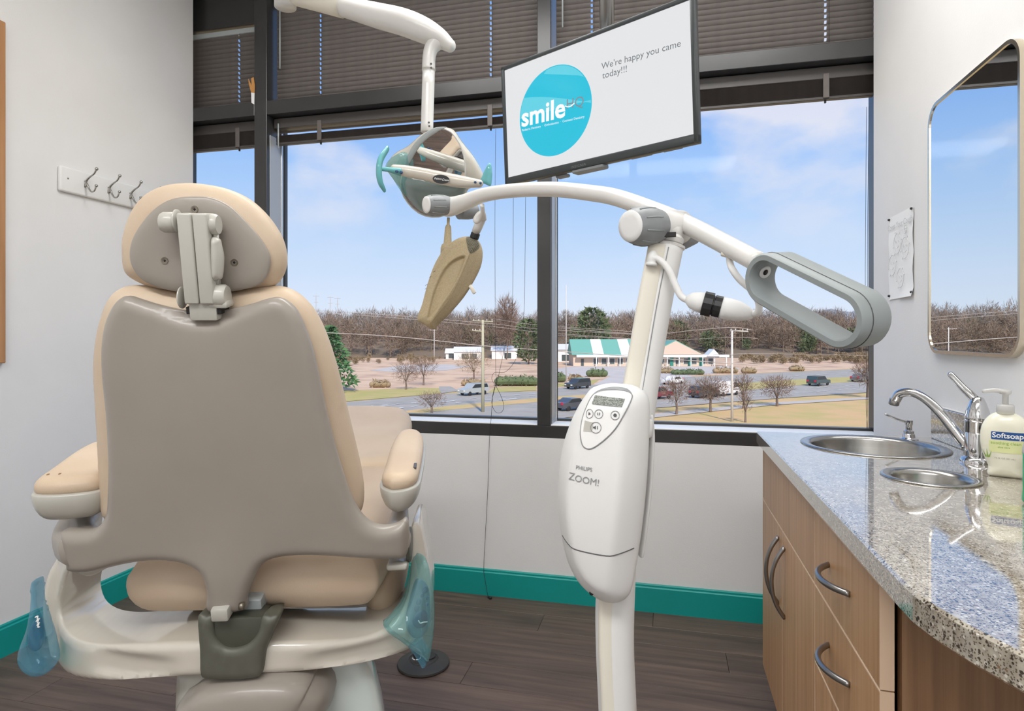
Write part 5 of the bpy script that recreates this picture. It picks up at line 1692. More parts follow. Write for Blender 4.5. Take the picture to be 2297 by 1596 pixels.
unit_text('brand_lettering', 'PHILIPS', (1294, 1051), (1330, 1057), M_PRINT, .0003)
unit_text('model_lettering', 'Z', (1277, 1074), (1291, 1077), M_PRINT)
unit_text('model_lettering', 'OOM!', (1292, 1078), (1345, 1089), M_PRINT)
sm_ = catmull(on_unit([(1259, 1205), (1290, 1220), (1330, 1231), (1375, 1238), (1418, 1237)], .03), 6)
make('cap_seam', sweep([UF.w(p[0], p[1], z + .0002) for p, z in zip(sm_, P_U.height(sm_))], .0009, 5, 1), M_PRINTD, unit)
q = on_unit([(1327, 1331)], .02)[0]
make('cap_screw_hole', lathe(UF.w(q[0], q[1], float(P_U.height([q])[0]) + .0002), UF.ez, [(.0035, 0), (.003, .0004), (0, .0002)], 14), M_DARK, unit)
make('side_lever', sweep([px(1458, 935, .985), px(1459, 990, .985), px(1455, 1080, .985), px(1445, 1180, .985), px(1438, 1245, .985)], [(.005, .012), (.006, .018), (.005, .018), (.005, .016), (.004, .010)], 16, 5, up=tuple(FW), round_cap=True), M_WPLAS, wl)
make('rocker_switch', box(Frame(px(1452, 958, .955), camdir(.5, 0, .87), UP + RT * .05), -.008, .008, -.016, .012, -.004, .008, .002, 1), M_WPLAS, unit)
# five-leg wheeled foot, just below the picture
foot_c = px(*pole[-1]); foot_c.z = 0
make('stand_hub', lathe(foot_c, (0, 0, 1), [(.07, .07), (.08, .085), (.07, .12), (.035, .16), (0, .16)], 32), M_WHITE, wl)
for k in range(5):
    a = 2 * math.pi * k / 5 + .3
    d_ = Vector((math.cos(a), math.sin(a), 0))
    lg = make('foot_leg', sweep([foot_c + d_ * .05 + UP * .095, foot_c + d_ * .15 + UP * .085, foot_c + d_ * .25 + UP * .07], [(.022, .018), (.02, .014), (.014, .010)], 14, 4, round_cap=True), M_WHITE, wl)
    make('caster', lathe(foot_c + d_ * .245 + UP * .0275 + Vector((-d_.y, d_.x, 0)) * -.012, Vector((-d_.y, d_.x, 0)), [(.026, 0), (.0275, .004), (.0275, .020), (.026, .024)], 20), M_BLACK, lg)

# ------------------------------------------------------------------ ceiling lights
for i, (lx, ly, en) in enumerate(LIGHTS):
    t = thing('ceiling_light', ['rectangular white ceiling light over the dental chair', 'rectangular white ceiling light near the sink side over the whitening lamp', 'rectangular white ceiling light at the left rear behind the camera', 'rectangular white ceiling light at the right rear behind the camera'][i], 'ceiling light', (lx, ly, CEIL_Z))
    make('frame', join(box(WORLD, lx - .61, lx + .61, ly - .305, ly - .285, CEIL_Z - .03, CEIL_Z - .001), box(WORLD, lx - .61, lx + .61, ly + .285, ly + .305, CEIL_Z - .03, CEIL_Z - .001),
        box(WORLD, lx - .61, lx - .59, ly - .285, ly + .285, CEIL_Z - .03, CEIL_Z - .001), box(WORLD, lx + .59, lx + .61, ly - .285, ly + .285, CEIL_Z - .03, CEIL_Z - .001)), M_WHITE, t, False)
    make('diffuser', box(WORLD, lx - .59, lx + .59, ly - .285, ly + .285, CEIL_Z - .02, CEIL_Z - .012), mat('lit_diffuser', '#f4f2ee', .6, emit='#fff6ea', es=2.0) if i == 0 else MATS['lit_diffuser'], t, False)

# ------------------------------------------------------------------ outdoors: ground, roads
def ground(name, pts, m, dz, label=None, cat=None, kind='structure'):
    P = [gp(u, v) if not isinstance(u, Vector) else u for u, v in pts]
    q = [(p.x, p.y) for p in P]
    V = [Vector((x, y, GZ + dz)) for x, y in q]
    tri = [tuple(t if _ccw(q, t) else t[::-1]) for t in flat_poly(q)]
    o = make(name, (V, tri), m, None, False)
    o['kind'] = kind
    return o
o = make('ground', ([(-900, 8, GZ), (900, 8, GZ), (900, 1500, GZ), (-900, 1500, GZ)], [(0, 1, 2, 3)]), M_GRASS, None, False); o['kind'] = 'structure'
ground('field', [(-900, 915), (560, 903), (985, 881), (1203, 876), (1320, 866), (1560, 844), (1950, 826), (2500, 812), (2500, 790), (1950, 794), (1500, 796), (1000, 796), (400, 798), (-900, 800)], M_FIELD, .02)
ground('verge_left', [(-900, 935), (560, 912), (785, 901), (985, 884), (990, 879), (985, 872), (950, 871), (785, 877), (560, 885), (-900, 905)], M_GRASS2, .05)
ground('verge_middle', [(1095, 882), (1203, 877), (1203, 867), (1110, 870)], M_GRASS2, .05)
ground('verge_right', [(1248, 869), (1330, 863), (1345, 852), (1248, 862)], M_GRASS2, .05)
far_edge = [(-900, 965), (400, 925), (771, 904), (985, 885), (1203, 879), (1248, 871), (1400, 860), (1576, 845), (1760, 836), (1943, 828), (2500, 806)]
med_far = [(2500, 815), (1943, 845), (1760, 854), (1646, 862), (1520, 873), (1420, 880), (1315, 887), (1248, 891), (1203, 895), (1009, 912), (771, 940), (400, 985), (-900, 1130)]
ground('road_far', far_edge + med_far, M_ASPH, .06)
med_near = [(-900, 1150), (400, 1000), (771, 952), (1009, 921), (1203, 904), (1248, 899), (1330, 893)]
ground('median_left', med_near + [p for p in reversed(med_far[-7:])][::-1][:0] + [(1315, 887), (1248, 891), (1203, 895), (1009, 912), (771, 940), (400, 985), (-900, 1130)], M_GRASS, .08)
ground('median_right', [(1640, 880), (1760, 868), (1943, 856), (2500, 822), (2500, 815), (1943, 845), (1760, 854), (1646, 862), (1636, 868)], M_GRASS2, .08)
near_far = [(-900, 1150), (400, 1000), (771, 952), (1009, 921), (1203, 904), (1330, 893), (1450, 884), (1640, 880), (1760, 868), (1943, 856), (2500, 822)]
near_edge = [(2500, 846), (1943, 882), (1760, 894), (1642, 903), (1480, 916), (1330, 932), (1203, 946), (900, 990), (400, 1070), (-900, 1300)]
ground('road_near', near_far + near_edge, M_ASPH, .07)
ground('crossing_road', [(1330, 893), (1450, 884), (1640, 880), (1646, 862), (1520, 873), (1315, 887)], M_ASPH, .075)
ground('path_strip', [(2500, 858), (1928, 893), (1736, 904), (1600, 916), (1480, 928), (1300, 950), (1100, 985), (1100, 996), (1300, 960), (1480, 937), (1600, 924), (1736, 910), (1928, 898), (2500, 862)], M_WALK, .06)
ground('car_park', [(1250, 846), (1400, 844), (1480, 850), (1560, 842), (1640, 836), (1660, 828), (1640, 822), (1290, 822), (1250, 828)], M_LOT, .05)
ground('car_park', [(1330, 866), (1400, 860), (1480, 853), (1560, 846), (1480, 838), (1380, 838)], M_LOT, .055)
ground('gravel_patch', [(830, 832), (900, 820), (1000, 818), (1060, 822), (1000, 832), (900, 836)], M_LOT, .05)
ground('side_lane', [(990, 884), (1030, 878), (1010, 868), (985, 868), (985, 876)], M_ASPH, .065)
# lane dashes
def dash(a, b, w=.16):
    A, B = gp(*a), gp(*b)
    d = (B - A).normalized(); s = Vector((-d.y, d.x, 0)) * w
    z = UP * .11
    return [A - s + z, B - s + z, B + s + z, A + s + z], [(0, 1, 2, 3)]
dl = []
for t in np.linspace(0, 1, 26):
    u = 790 + (1203 - 790) * t
    for va, vb in ((916, 885), (926, 890)):
        v = va + (vb - va) * t
        if int(t * 25) % 2 == 0:
            dl.append(dash((u, v), (u + 14, v - 1.0)))
for t in np.linspace(0, 1, 30):
    u = 1480 + (1943 - 1480) * t
    for va, vb in ((862, 836), (907, 872), (896, 864)):
        v = va + (vb - va) * t
        dl.append(dash((u, v), (u + 8, v - .55)))
for t in np.linspace(0, 1, 8):
    dl.append(dash((1250 + 90 * t, 919 - 7 * t), (1257 + 90 * t, 918.4 - 7 * t)))
dl.append(dash((845, 914), (887, 911), .25)); dl.append(dash((850, 921), (905, 917), .25)); dl.append(dash((985, 905), (1020, 901), .25)); dl.append(dash((1120, 900), (1160, 896), .25))
o = make('lane_marking', join(*dl), M_LINE, None, False); o['kind'] = 'structure'

# ------------------------------------------------------------------ woods, trees, shrubs
nr = np.random.RandomState(5)
def twig_cloud(n, rx, ry, rz, z0, tl, tw, seed, upb=.5):
    """n slender twig blades filling an ellipsoid crown"""
    r = np.random.RandomState(seed)
    V, Fc = [], []
    for i in range(n):
        d = r.normal(size=3); d /= np.linalg.norm(d)
        q = r.rand() ** .45
        c = np.array([d[0] * rx, d[1] * ry, d[2] * rz]) * q + np.array([0, 0, z0])
        t = d * .8 + np.array([0, 0, upb]) + r.normal(size=3) * .45
        t /= np.linalg.norm(t)
        s = np.cross(t, r.normal(size=3)); s /= np.linalg.norm(s)
        L = tl * (.5 + r.rand()); W = tw * (.5 + r.rand())
        k = len(V)
        V += [c - s * W, c + s * W, c + t * L]
        Fc.append((k, k + 1, k + 2))
    return np.array(V), np.array(Fc)
def trunk_arr(h, r):
    V, Fc = sweep([(0, 0, -.3), (0, 0, h * .5), (.1, 0, h)], [r, r * .7, r * .25], 5, 2, cap=False)
    return np.array([tuple(v) for v in V]), Fc
def scatter(name, groups, temps, mats, label, cat):
    """many crowns in one mesh: nobody could count them"""
    VV, FF, MI = [], [], []
    off = 0
    for gi, spots in enumerate(groups):
        for (x, y, z, s, sz, rot, ti) in spots:
            V, Fq = temps[gi][ti]
            c, sn = math.cos(rot), math.sin(rot)
            W = np.stack([(V[:, 0] * c - V[:, 1] * sn) * s + x, (V[:, 0] * sn + V[:, 1] * c) * s + y, V[:, 2] * sz + z], 1)
            VV.append(W); FF.append(Fq + off); off += len(V)
            MI.append(np.full(len(Fq), gi, dtype=np.int32))
    V = np.concatenate(VV).astype(np.float32); Fq = np.concatenate(FF).astype(np.int32)
    me = bpy.data.meshes.new(name)
    me.vertices.add(len(V)); me.vertices.foreach_set('co', V.ravel())
    me.loops.add(len(Fq) * 3); me.loops.foreach_set('vertex_index', Fq.ravel())
    me.polygons.add(len(Fq)); me.polygons.foreach_set('loop_start', np.arange(0, len(Fq) * 3, 3, dtype=np.int32))
    me.polygons.foreach_set('material_index', np.concatenate(MI))
    me.update(calc_edges=True)
    o = link(name, me, mats, None, False)
    tag(o, label, cat, None, 'stuff')
    return o
bare_t = []
for k in range(5):
    V, Fq = twig_cloud(300, 4.4, 4.4, 8.6, 10.0, 2.6, .13, 20 + k)
    tv_, tf_ = trunk_arr(15, .32)
    tq = np.array([t for q in tf_ for t in ((q[0], q[1], q[2]), (q[0], q[2], q[3]))])
    bare_t.append((np.concatenate([V, tv_]), np.concatenate([Fq, tq + len(V)])))
ever_t = []
for k in range(3):
    V, Fq = twig_cloud(320, 3.6, 3.6, 6.0, 8.0, 1.8, .42, 50 + k, .1)
    ever_t.append((V, Fq))
def spot(u, d, s=1.0, sz=1.0, dz=0.0, ti=0):
    p = px(u, HZ, d)
    return (p.x, p.y, GZ + dz, s, sz, nr.rand() * 6.28, ti)
def belt(n, u0, u1, d0, d1, s0, s1, hz, types):
    out = []
    for i in range(n):
        d = d0 + (d1 - d0) * nr.rand()
        u = u0 + (u1 - u0) * nr.rand()
        s = s0 + (s1 - s0) * nr.rand()
        out.append(spot(u, d, s, s * hz * (.9 + .25 * nr.rand()), 0, nr.randint(types)))
    return out
# understorey bank: a low rise under the woods
bank = []
NB = 90
Vb, Fb = [], []
rows_ = [(248, 0), (262, 2.5), (300, 6.5), (360, 11), (430, 14)]
for j, (d, h) in enumerate(rows_):
    for i in range(NB + 1):
        u = -500 + 3300 * i / NB
        p = px(u, HZ, d + 6 * math.sin(i * .9))
        Vb.append((p.x, p.y, GZ + h * (1 + .12 * math.sin(i * .35 + j)) - (.3 if j == 0 else 0)))
for j in range(len(rows_) - 1):
    for i in range(NB):
        a = j * (NB + 1) + i
        Fb.append((a, a + 1, a + NB + 2, a + NB + 1))
o = make('wooded_bank', (Vb, Fb), M_UNDER, None); o['kind'] = 'structure'
def bz(d): return np.interp(d, [248, 262, 300, 360, 430], [0, 2.0, 5.5, 9.5, 12])
def woods(n, u0, u1, d0, d1, s0, s1, types):
    out = []
    for i in range(n):
        d = d0 + (d1 - d0) * nr.rand() ** .8
        s = s0 + (s1 - s0) * nr.rand()
        out.append(spot(u0 + (u1 - u0) * nr.rand(), d, s, s * (.85 + .25 * nr.rand()), float(bz(d)), nr.randint(types)))
    return out
W1 = woods(820, -450, 2750, 252, 335, .62, .86, 5)
W2 = woods(620, -450, 2750, 275, 410, .62, .88, 5)
W3 = woods(105, 1230, 2700, 252, 330, .40, .85, 3) + woods(10, 600, 1200, 280, 330, .4, .8, 3)
scatter('woodland', [W1, W2, W3], [bare_t, bare_t, ever_t], [M_WOODS1, M_WOODS2, M_EVER], 'brown and grey leafless woodland with dark evergreens along the horizon', 'woodland')
scatter('field_brush', [[spot(700 + 290 * nr.rand(), 190 + 48 * nr.rand(), .12 + .14 * nr.rand(), .08 + .10 * nr.rand(), 0, nr.randint(3)) for _ in range(60)] + [spot(1660 + 330 * nr.rand(), 195 + 45 * nr.rand(), .2 + .2 * nr.rand(), .1 + .12 * nr.rand(), 0, nr.randint(3)) for _ in range(70)]], [ever_t], [M_SHRUB], 'tan brush dotted over the fallow field before the woods', 'brush')
# hazy ridge far off to the right
Vr, Fr = [], []
for i in range(61):
    u = 1700 + 900 * i / 60
    p = px(u, HZ, 820)
    h = 46 * min(1, (i / 10)) * (1 + .05 * math.sin(i * 1.3) + .03 * math.sin(i * 3.1))
    q = px(u, HZ, 980)
    Vr += [(p.x, p.y, GZ - 1), (p.x * .5 + q.x * .5, p.y * .5 + q.y * .5, GZ + h), (q.x, q.y, GZ - 1)]
for i in range(60):
    for k in range(2):
        a = i * 3 + k
        Fr.append((a, a + 1, a + 4, a + 3))
o = make('distant_ridge', (Vr, Fr), M_HAZE, None); o['kind'] = 'structure'

def bare_tree(u, v, h, w, label, seed, group=None, n=420, m=M_TWIG, fork=.35):
    """roadside tree: trunk that forks into limbs, crown of fine twigs"""
    b = gp(u, v)
    r = np.random.RandomState(seed)
    t = thing('bare_tree', label, 'tree', b, group)
    parts = []
    fk = b + UP * h * fork
    parts.append(sweep([b - UP * .1, b + UP * h * fork * .5 + RT * .04 * h * r.normal() * .3, fk], [.06 * w ** .5 + .05, .05 * w ** .5 + .04, .05 * w ** .5 + .03], 7, 3))
    for k in range(7):
        a = 2 * math.pi * k / 7 + r.rand()
        d = Vector((math.cos(a), math.sin(a), 0))
        e = fk + d * w * .42 * (.6 + .4 * r.rand()) + UP * h * (.42 + .2 * r.rand())
        m_ = fk + (e - fk) * .5 + UP * h * .07
        parts.append(sweep([fk - UP * .05, m_, e], [.05, .035, .012], 5, 3))
        for q in range(2):
            e2 = m_ + Vector((r.normal() * w * .22, r.normal() * w * .22, h * (.2 + .15 * r.rand())))
            parts.append(sweep([m_, (m_ + e2) / 2 + UP * .1, e2], [.03, .02, .008], 4, 2))
    make('trunk', join(*parts), M_BARK, t)
    V, Fq = twig_cloud(int(n * 2.1), w / 2, w / 2, h * .36, h * (fork + .33), h * .13, .014 + h * .0030, seed + 9, .6)
    make('crown', ([Vector(q) + b for q in V], [tuple(f) for f in Fq]), m, t, False)
    return t
G_T = 'bare trees along the near grass'
bare_tree(1517, 931, 4.1, 3.6, 'small bare tree on the grass, first to the right of the leaning white pole', 1, G_T)
bare_tree(1594, 925, 4.0, 4.2, 'dark dense bare tree on the grass in front of the parked white van', 2, G_T, 620)
bare_tree(1667, 917, 4.1, 3.0, 'slim bare tree on the grass just right of the pale utility pole', 3, G_T, 300)
bare_tree(1743, 912, 4.0, 4.4, 'round bushy bare tree on the grass below the dark green car', 4, G_T, 560, fork=.28)
bare_tree(1672, 948, 3.2, 1.6, 'thin bare sapling at the sill below the slim bare tree', 5, G_T, 90)
bare_tree(1946, 893, 5.2, 4.0, 'bare tree at the right window edge beside the wall', 6, G_T, 420)
bare_tree(910, 875, 4.6, 4.6, 'spreading bare tree on the verge left of the utility pole', 7, None, 320, fork=.3)
bare_tree(950, 865, 5.4, 5.2, 'broader bare tree on the verge, right neighbour of the spreading one', 8, None, 320, fork=.3)
bare_tree(1063, 852, 6.2, 7.4, 'olive tinted bare tree in the field behind the utility pole', 9, None, 420, M_SHRUB, fork=.25)
bare_tree(968, 928, 2.6, 3.8, 'reddish bare bush at the sill in the middle pane', 10, None, 320, fork=.3)
bare_tree(1136, 807, 22.5, 8, 'tall bare tree rising above the woods at the middle pane', 11, None, 620)
def evergreen(name, u, v, h, w, m, label, seed, conical=True, n=900):
    b = gp(u, v)
    r = np.random.RandomState(seed)
    t = thing(name, label, 'tree', b)
    make('trunk', sweep([b - UP * .2, b + UP * h * .5], [.25, .12], 7, 1), M_BARK, t)
    V, Fq = [], []
    for i in range(n):
        q = r.rand() ** .8
        a = r.rand() * 6.283
        rad = (w / 2) * ((1 - q) ** .8 if conical else math.sqrt(max(0, 1 - (2 * q - 1) ** 2))) * (.45 + .55 * r.rand())
        c = np.array([math.cos(a) * rad, math.sin(a) * rad, h * (.06 + .94 * q)])
        tdir = np.array([math.cos(a), math.sin(a), -.15 if conical else .4]) + r.normal(size=3) * .4
        tdir /= np.linalg.norm(tdir)
        s = np.cross(tdir, r.normal(size=3)); s /= np.linalg.norm(s)
        L = h * .09 * (.6 + .7 * r.rand()); W_ = L * .28
        k = len(V)
        V += [c - s * W_, c + s * W_, c + tdir * L]
        Fq.append((k, k + 1, k + 2))
    make('crown', ([Vector(q) + b for q in V], Fq), m, t, False)
evergreen('evergreen_tree', 742, 880, 10.5, 9.0, M_EVER2, 'bright green conifer just right of the chair back', 31)
evergreen('evergreen_tree', 1186, 818, 14, 9.5, M_EVER, 'dark green rounded evergreen left of the centre mullion', 32, False)
evergreen('evergreen_tree', 1330, 812, 18.5, 12, M_EVER, 'tall green pine among the grey woods behind the white warehouse', 33, False)
def hedge(u0, u1, v, h, w, m, label, seed):
    A, B = gp(u0, v), gp(u1, v)
    r = np.random.RandomState(seed)
    L = (B - A).length; d = (B - A).normalized(); s = Vector((-d.y, d.x, 0))
    V, Fq = [], []
    for i in range(int(60 + L * 26)):
        c = A + d * L * r.rand() + s * w * (r.rand() - .5) + UP * h * r.rand() ** .8
        t = Vector(r.normal(size=3)).normalized(); q = t.cross(Vector(r.normal(size=3))).normalized()
        k = len(V)
        V += [c - q * .14, c + q * .14, c + t * .55]
        Fq.append((k, k + 1, k + 2))
    V2, F2 = sweep([A + UP * h * .42, (A + B) / 2 + UP * h * .45, B + UP * h * .42], [(w * .4, h * .40), (w * .45, h * .43), (w * .4, h * .4)], 10, 4, round_cap=True)
    o = make('hedge', join((V, Fq), (V2, F2)), m, None, False)
    tag(o, label, 'hedge')
hedge(1118, 1200, 866, 1.9, 2.4, M_EVER, 'long clipped green hedge left of the centre mullion beyond the road', 41)
hedge(1322, 1356, 846, 1.9, 2.0, M_EVER, 'short green hedge beside the car park, left of the leaning pole', 42)
hedge(1510, 1575, 841, 1.3, 2.2, M_EVER, 'low green hedge in front of the gabled building', 43)
hedge(1482, 1508, 838, 1.5, 2.0, M_SHRUB, 'tan dry grass clump left of the low green hedge', 44)
hedge(1604, 1650, 838, 1.5, 2.0, M_SHRUB, 'brown dry hedge in front of the pale utility pole', 45)
hedge(1240, 1262, 858, 2.0, 2.2, M_EVER, 'green bush right of the centre mullion', 46)
hedge(1280, 1302, 855, 1.3, 1.8, M_SHRUB, 'tan bush above the black car', 47)
hedge(1668, 1692, 838, 1.5, 2.2, M_SHRUB, 'tan brush just right of the pale utility pole', 48)
hedge(1775, 1800, 833, 1.5, 2.2, M_SHRUB, 'brown bush by the far road below the grey loop handle', 49)
hedge(835, 870, 870, 1.3, 1.6, M_SHRUB, 'grey brown bush on the left verge near the conifer', 50)
hedge(1040, 1085, 866, 1.2, 1.6, M_SHRUB, 'brown bush at the foot of the utility pole', 51)

# ------------------------------------------------------------------ buildings
def shop():
    A, B = gp(1286, 822), gp(1600, 822)
    d = (B - A); d.z = 0; L = d.length; d.normalize()
    s = Vector((-d.y, d.x, 0))                       # away from us
    fr = Frame(A, d, s)                               # z up
    if fr.ez.z < 0: raise RuntimeError
    t = thing('shop_building', 'long low tan building with green striped metal roof and gables across the road', 'building', (A + B) / 2)
    H0 = 3.4
    k = L / 42.0
    make('wall', box(fr, 0, L, 0, 14, 0, H0), M_BWALL, t, False)
    # roof: ridge along the length, gable on the right part
    def gable(x0, x1, y0, y1, z0, zr, axis):
        if axis == 'x':
            ym = (y0 + y1) / 2
            V = [fr.w(x0, y0, z0), fr.w(x1, y0, z0), fr.w(x1, y1, z0), fr.w(x0, y1, z0), fr.w(x0, ym, zr), fr.w(x1, ym, zr)]
            return V, [(0, 1, 5, 4), (2, 3, 4, 5), (0, 4, 3), (1, 2, 5), (0, 3, 2, 1)]
        xm = (x0 + x1) / 2
        V = [fr.w(x0, y0, z0), fr.w(x1, y0, z0), fr.w(x1, y1, z0), fr.w(x0, y1, z0), fr.w(xm, y0, zr), fr.w(xm, y1, zr)]
        return V, [(0, 4, 5, 3), (1, 2, 5, 4), (0, 1, 4), (2, 3, 5), (0, 3, 2, 1)]
    rf = make('roof', gable(-.5, L * .62, -.9, 15, H0, H0 + 4.6, 'x'), M_BROOF, t, False)
    for q in (.14, .34, .5):
        x = L * q
        z_ = lambda y: H0 + 4.6 * (y + .9) / 7.95 + .06
        make('roof_stripe', ([fr.w(x, -.9, z_(-.9)), fr.w(x + 3.2 * k, -.9, z_(-.9)), fr.w(x + 3.2 * k - .0, 7.0, z_(7.0)), fr.w(x - .0, 7.0, z_(7.0))], [(0, 1, 2, 3)]), M_BWHITE, rf, False)
    make('gable_roof', gable(L * .52, L * .92, -1.6, 14, H0, H0 + 4.4, 'y'), M_BROOF, t, False)
    xm = L * .72; hw_ = L * .2
    make('gable_wall', ([fr.w(xm - hw_ * .96, -1.7, H0 + .1), fr.w(xm + hw_ * .96, -1.7, H0 + .1), fr.w(xm, -1.7, H0 + 4.1), fr.w(xm - hw_ * .96, -1.9, H0 + .1), fr.w(xm + hw_ * .96, -1.9, H0 + .1), fr.w(xm, -1.9, H0 + 4.1)], [(3, 4, 5), (0, 2, 1), (0, 1, 4, 3), (1, 2, 5, 4), (2, 0, 3, 5)]), M_BWALL, t, False)
    make('porch_gable', gable(L * .94, L * 1.03, -2.6, 2, H0 - .3, H0 + 1.7, 'y'), M_BWHITE, t, False)
    make('canopy', box(fr, L * .02, L * 1.10, -1.8, 0, H0 - .7, H0), M_BWHITE, t, False)
    for q in np.linspace(.14, .96, 15):
        x = L * q
        f = make('shop_window', box(fr, x, x + 1.7 * k, -.12, .05, .5, 2.5), M_BWHITE, t, False)
        make('shop_pane', box(fr, x + .15, x + 1.7 * k - .15, -.18, -.1, .7, 2.3), M_BDARK, f, False)
    for q in (.60, .69, .82, .90):
        make('pilaster', box(fr, L * q, L * q + 1.0 * k, -.3, 0, 0, 2.7), M_BTEAL, t, False)
    for q in np.linspace(.16, 1.08, 12):
        make('column', box(fr, L * q - .12, L * q + .12, -1.75, -1.5, 0, H0 - .7), M_BWHITE, t, False)
    make('door', box(fr, L * .055, L * .075, -.1, .05, 0, 2.2), M_BDARK, t, False)
shop()
def shed(u0, u1, v, h, dep, label, win):
    A, B = gp(u0, v), gp(u1, v)
    d = (B - A); L = d.length; d.normalize()
    fr = Frame(A, d, Vector((-d.y, d.x, 0)))
    t = thing('warehouse', label, 'building', (A + B) / 2)
    make('wall', box(fr, 0, L, 0, dep, 0, h), M_BWHITE, t, False)
    V = [fr.w(-.4, -.4, h), fr.w(L + .4, -.4, h), fr.w(L + .4, dep, h), fr.w(-.4, dep, h), fr.w(-.4, dep / 2, h + 1.9), fr.w(L + .4, dep / 2, h + 1.9)]
    make('roof', (V, [(0, 1, 5, 4), (2, 3, 4, 5), (0, 4, 3), (1, 2, 5)]), mat('pale_roof', '#d9d7d6', .6) if 'pale_roof' not in MATS else MATS['pale_roof'], t, False)
    for q in win:
        make('door_opening', box(fr, L * q, L * q + 2.6, -.12, .05, .3, 2.4), M_BDARK, t, False)
shed(1018, 1078, 808, 3.0, 10, 'small white warehouse at the wood edge left of the utility pole', (.3, .6))
shed(1103, 1160, 806, 3.2, 8, 'white low roofed warehouse right of the utility pole', (.5,))
shed(1240, 1288, 812, 4.2, 12, 'white warehouse beside the thin mast right of the mullion', (.42,))
shed(1000, 1016, 806, 2.2, 5, 'little pinkish hut at the wood edge', (.4,))

# ------------------------------------------------------------------ poles and wires
def util_pole(u, v, vtop, r, m, label, arms, name='utility_pole', cat='pole'):
    b = gp(u, v)
    d = (b - EYE).dot(FW)
    h = (v - vtop) / F_PX * d
    t = thing(name, label, cat, b)
    make('post', sweep([b - UP * .2, b + UP * h * .5, b + UP * h], [r, r * .85, r * .7], 10, 1), m, t)
    for f, w, dx in arms:
        make('crossarm', sweep([b + UP * h * f + RT * (dx - w / 2) + UP * .05, b + UP * h * f + RT * (dx + w / 2) - UP * .05], .07, 6, 1), m, t)
        for q in (-.45, -.2, .2, .45):
            make('insulator', lathe(b + UP * (h * f + .05) + RT * (dx + w * q), (0, 0, 1), [(.05, 0), (.06, .1), (.03, .2), (0, .2)], 8), M_POLEW, t)
    return b, h
pA = util_pole(1083, 926, 718, .20, M_POLE, 'weathered wooden utility pole with crossarms in the middle pane', [(.985, 2.4, 0), (.88, 1.3, -.6)])
pB = util_pole(1642, 946, 742, .15, M_POLEW, 'pale utility pole in the right pane, beside the white van', [(.995, 1.9, .75)])
pC = util_pole(1270, 868, 640, .09, M_POLEW, 'thin tall metal mast just right of the centre mullion', [], 'mast')
pD = util_pole(974, 814, 738, .16, M_POLEW, 'grey street lamp post left of the warehouse, below the tan lamp head', [(.96, 2.2, -.8)], 'street_lamp', 'street lamp')
pE = util_pole(1282, 815, 768, .18, M_POLE, 'short wooden post before the white warehouse', [])
pF = util_pole(1665, 800, 745, .13, M_POLE, 'thin wooden pole at the woods behind the pale utility pole', [])
for (u, v, vt), wh in zip(((709, 745, 662), (741, 742, 665), (757, 742, 668)), ('leftmost of the three', 'middle one of the three', 'rightmost of the three')):
    b = px(u, v, 520)
    hh = (v - vt) / F_PX * 520
    t = thing('pylon', 'faint steel transmission pylon on the left horizon, ' + wh, 'pylon', Vector((b.x, b.y, GZ)), 'distant pylons')
    make('lattice', join(sweep([Vector((b.x - 1.6, b.y, GZ)), b + UP * hh], .12, 4, 1), sweep([Vector((b.x + 1.6, b.y, GZ)), b + UP * hh], .12, 4, 1), sweep([b + UP * hh * .97 - RT * 2.6, b + UP * hh * .97 + RT * 2.6], .11, 4, 1), sweep([b + UP * hh * .8 - RT * 2.0, b + UP * hh * .8 + RT * 2.0], .1, 4, 1)), M_WIRE, t, False)
def wire(pts, r, label):
    o = make('power_line', sweep([px(*p) for p in pts], r, 5, 6), M_WIRE, None)
    tag(o, label, 'power line', 'overhead wires')
wire([(-300, 728, 60), (733, 747, 70), (1083, 776, 72.5), (1203, 785, 70), (1700, 820, 60)], .042, 'lowest thick overhead wire crossing the middle pane')
wire([(-300, 650, 60), (700, 696, 70), (1083, 725, 72.5), (1203, 738, 70), (1440, 752, 66)], .020, 'upper thin overhead wire meeting the wooden pole top')
wire([(-300, 640, 62), (700, 700, 72), (1083, 731, 73.5), (1203, 745, 71), (1440, 762, 67)], .020, 'second thin overhead wire just below the pole top')
wire([(1110, 716, 74), (1203, 729, 71), (1440, 746, 66)], .018, 'thin wire rising left from the mullion toward the pole top')
wire([(1240, 735, 80), (1440, 750, 72), (1560, 741, 67), (1642, 735, 64.8), (1690, 741, 66)], .030, 'overhead wire ending at the pale utility pole top')
wire([(1240, 752, 80), (1480, 763, 72), (1642, 757, 64.9), (1700, 760, 66)], .020, 'lower overhead wire at the pale utility pole')
wire([(1600, 797, 70), (1642, 795, 64.9), (1720, 794, 72), (1960, 798, 100)], .018, 'service wire halfway up the pale utility pole')

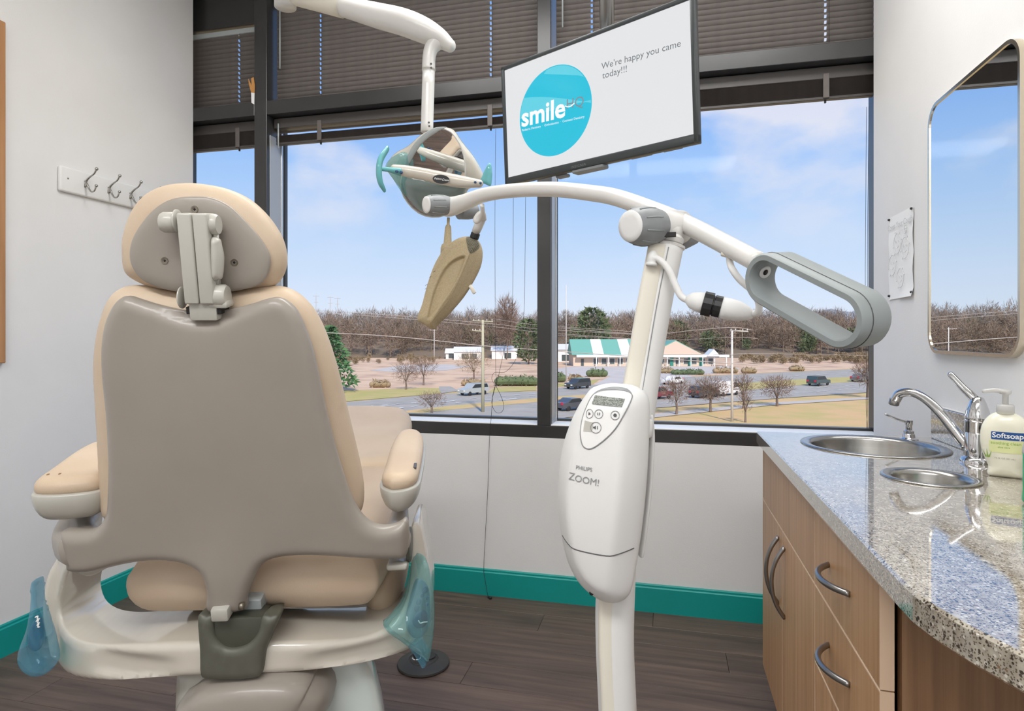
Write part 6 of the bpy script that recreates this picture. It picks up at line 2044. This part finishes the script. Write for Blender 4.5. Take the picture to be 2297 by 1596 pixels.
# ------------------------------------------------------------------ vehicles
def car(u, v, d_u, color, label, kind='suv', toward=1, name='car', tail=False):
    """u,v: wheels on the road; heading follows the road, d_u = pixel length"""
    b = gp(u, v)
    A, B = gp(u - 30, v + 2.6), gp(u + 30, v - 2.6)
    hd = (B - A); hd.z = 0; hd.normalize()
    hd = hd * toward
    L, W, H = {'suv': (4.7, 1.9, 1.72), 'sedan': (4.6, 1.82, 1.45), 'van': (5.2, 2.0, 2.15), 'pickup': (5.4, 1.95, 1.85)}[kind]
    fr = Frame(b + UP * .09, hd, Vector((-hd.y, hd.x, 0)))
    t = thing(name, label, 'van' if kind == 'van' else 'car', b)
    if kind == 'van':
        prof = [(-L / 2, .35), (L / 2, .35), (L / 2, .95), (L / 2 - .35, 1.15), (L / 2 - 1.2, H - .05), (L / 2 - 1.5, H), (-L / 2 + .05, H), (-L / 2, H - .15)]
        glass = [(L / 2 - 1.15, H - .2), (L / 2 - .5, 1.2), (L / 2 - 1.7, 1.2), (L / 2 - 1.7, H - .2)]
    elif kind == 'sedan':
        prof = [(-L / 2, .35), (L / 2, .35), (L / 2, .72), (L / 2 - .2, .85), (L / 2 - 1.3, .95), (L / 2 - 2.0, H), (-L / 2 + 1.4, H), (-L / 2 + .6, 1.0), (-L / 2 + .05, .95)]
        glass = [(L / 2 - 1.45, .98), (L / 2 - 2.05, H - .07), (-L / 2 + 1.42, H - .07), (-L / 2 + .85, .98)]
    else:
        prof = [(-L / 2, .38), (L / 2, .38), (L / 2, .85), (L / 2 - .15, .98), (L / 2 - 1.15, 1.08), (L / 2 - 1.85, H), (-L / 2 + .35, H), (-L / 2 + .02, 1.1)]
        glass = [(L / 2 - 1.3, 1.1), (L / 2 - 1.9, H - .08), (-L / 2 + .42, H - .08), (-L / 2 + .2, 1.1)]
    sf = Frame(fr.o, fr.ex, fr.ez)            # x forward, y up, z sideways
    make('body', prism(sf, prof, -W / 2, W / 2), CARC[color], t, False)
    make('side_glass', prism(sf, glass, -W / 2 - .012, W / 2 + .012), M_CARGLASS, t, False)
    for x in (-L * .31, L * .31):
        for y in (-1, 1):
            c = fr.w(x, y * (W / 2 - .1), .31)
            make('wheel', lathe(c - fr.ey * .11, fr.ey, [(.30, 0), (.33, .04), (.33, .18), (.30, .22)], 16), M_TYRE, t)
    for y in (-.68, .68):
        make('headlight', box(fr, L / 2 - .04, L / 2 + .02, y - .2, y + .2, .62, .82), M_HEAD, t, False)
        make('tail_light', box(fr, -L / 2 - .03, -L / 2 + .04, y - .2, y + .2, .75, 1.05), M_TAIL, t, False)
car(1062, 887, 40, 'silver', 'silver minivan on the far road beside the wooden utility pole', 'suv', -1)
car(1296, 873, 45, 'black', 'black minivan with lit headlight on the far road right of the mullion', 'suv', -1)
car(1286, 921, 40, 'charcoal', 'dark car with red tail light on the near road, right of the mullion', 'sedan', 1)
car(1509, 863, 34, 'white', 'white car on the far road right of the leaning pole', 'sedan', -1)
car(1474, 896, 30, 'red', 'dark red car half hidden behind the leaning white pole', 'suv', 1)
car(1580, 893, 44, 'black', 'black car behind the dense bare tree, left of the white van', 'suv', 1)
car(1625, 888, 36, 'white', 'white van on the near road, left of the pale utility pole', 'van', 1, 'van')
car(1836, 866, 40, 'green', 'dark green car on the near road far right', 'suv', 1)
car(1930, 857, 40, 'grey', 'grey car at the right window edge by the bare tree', 'sedan', 1)
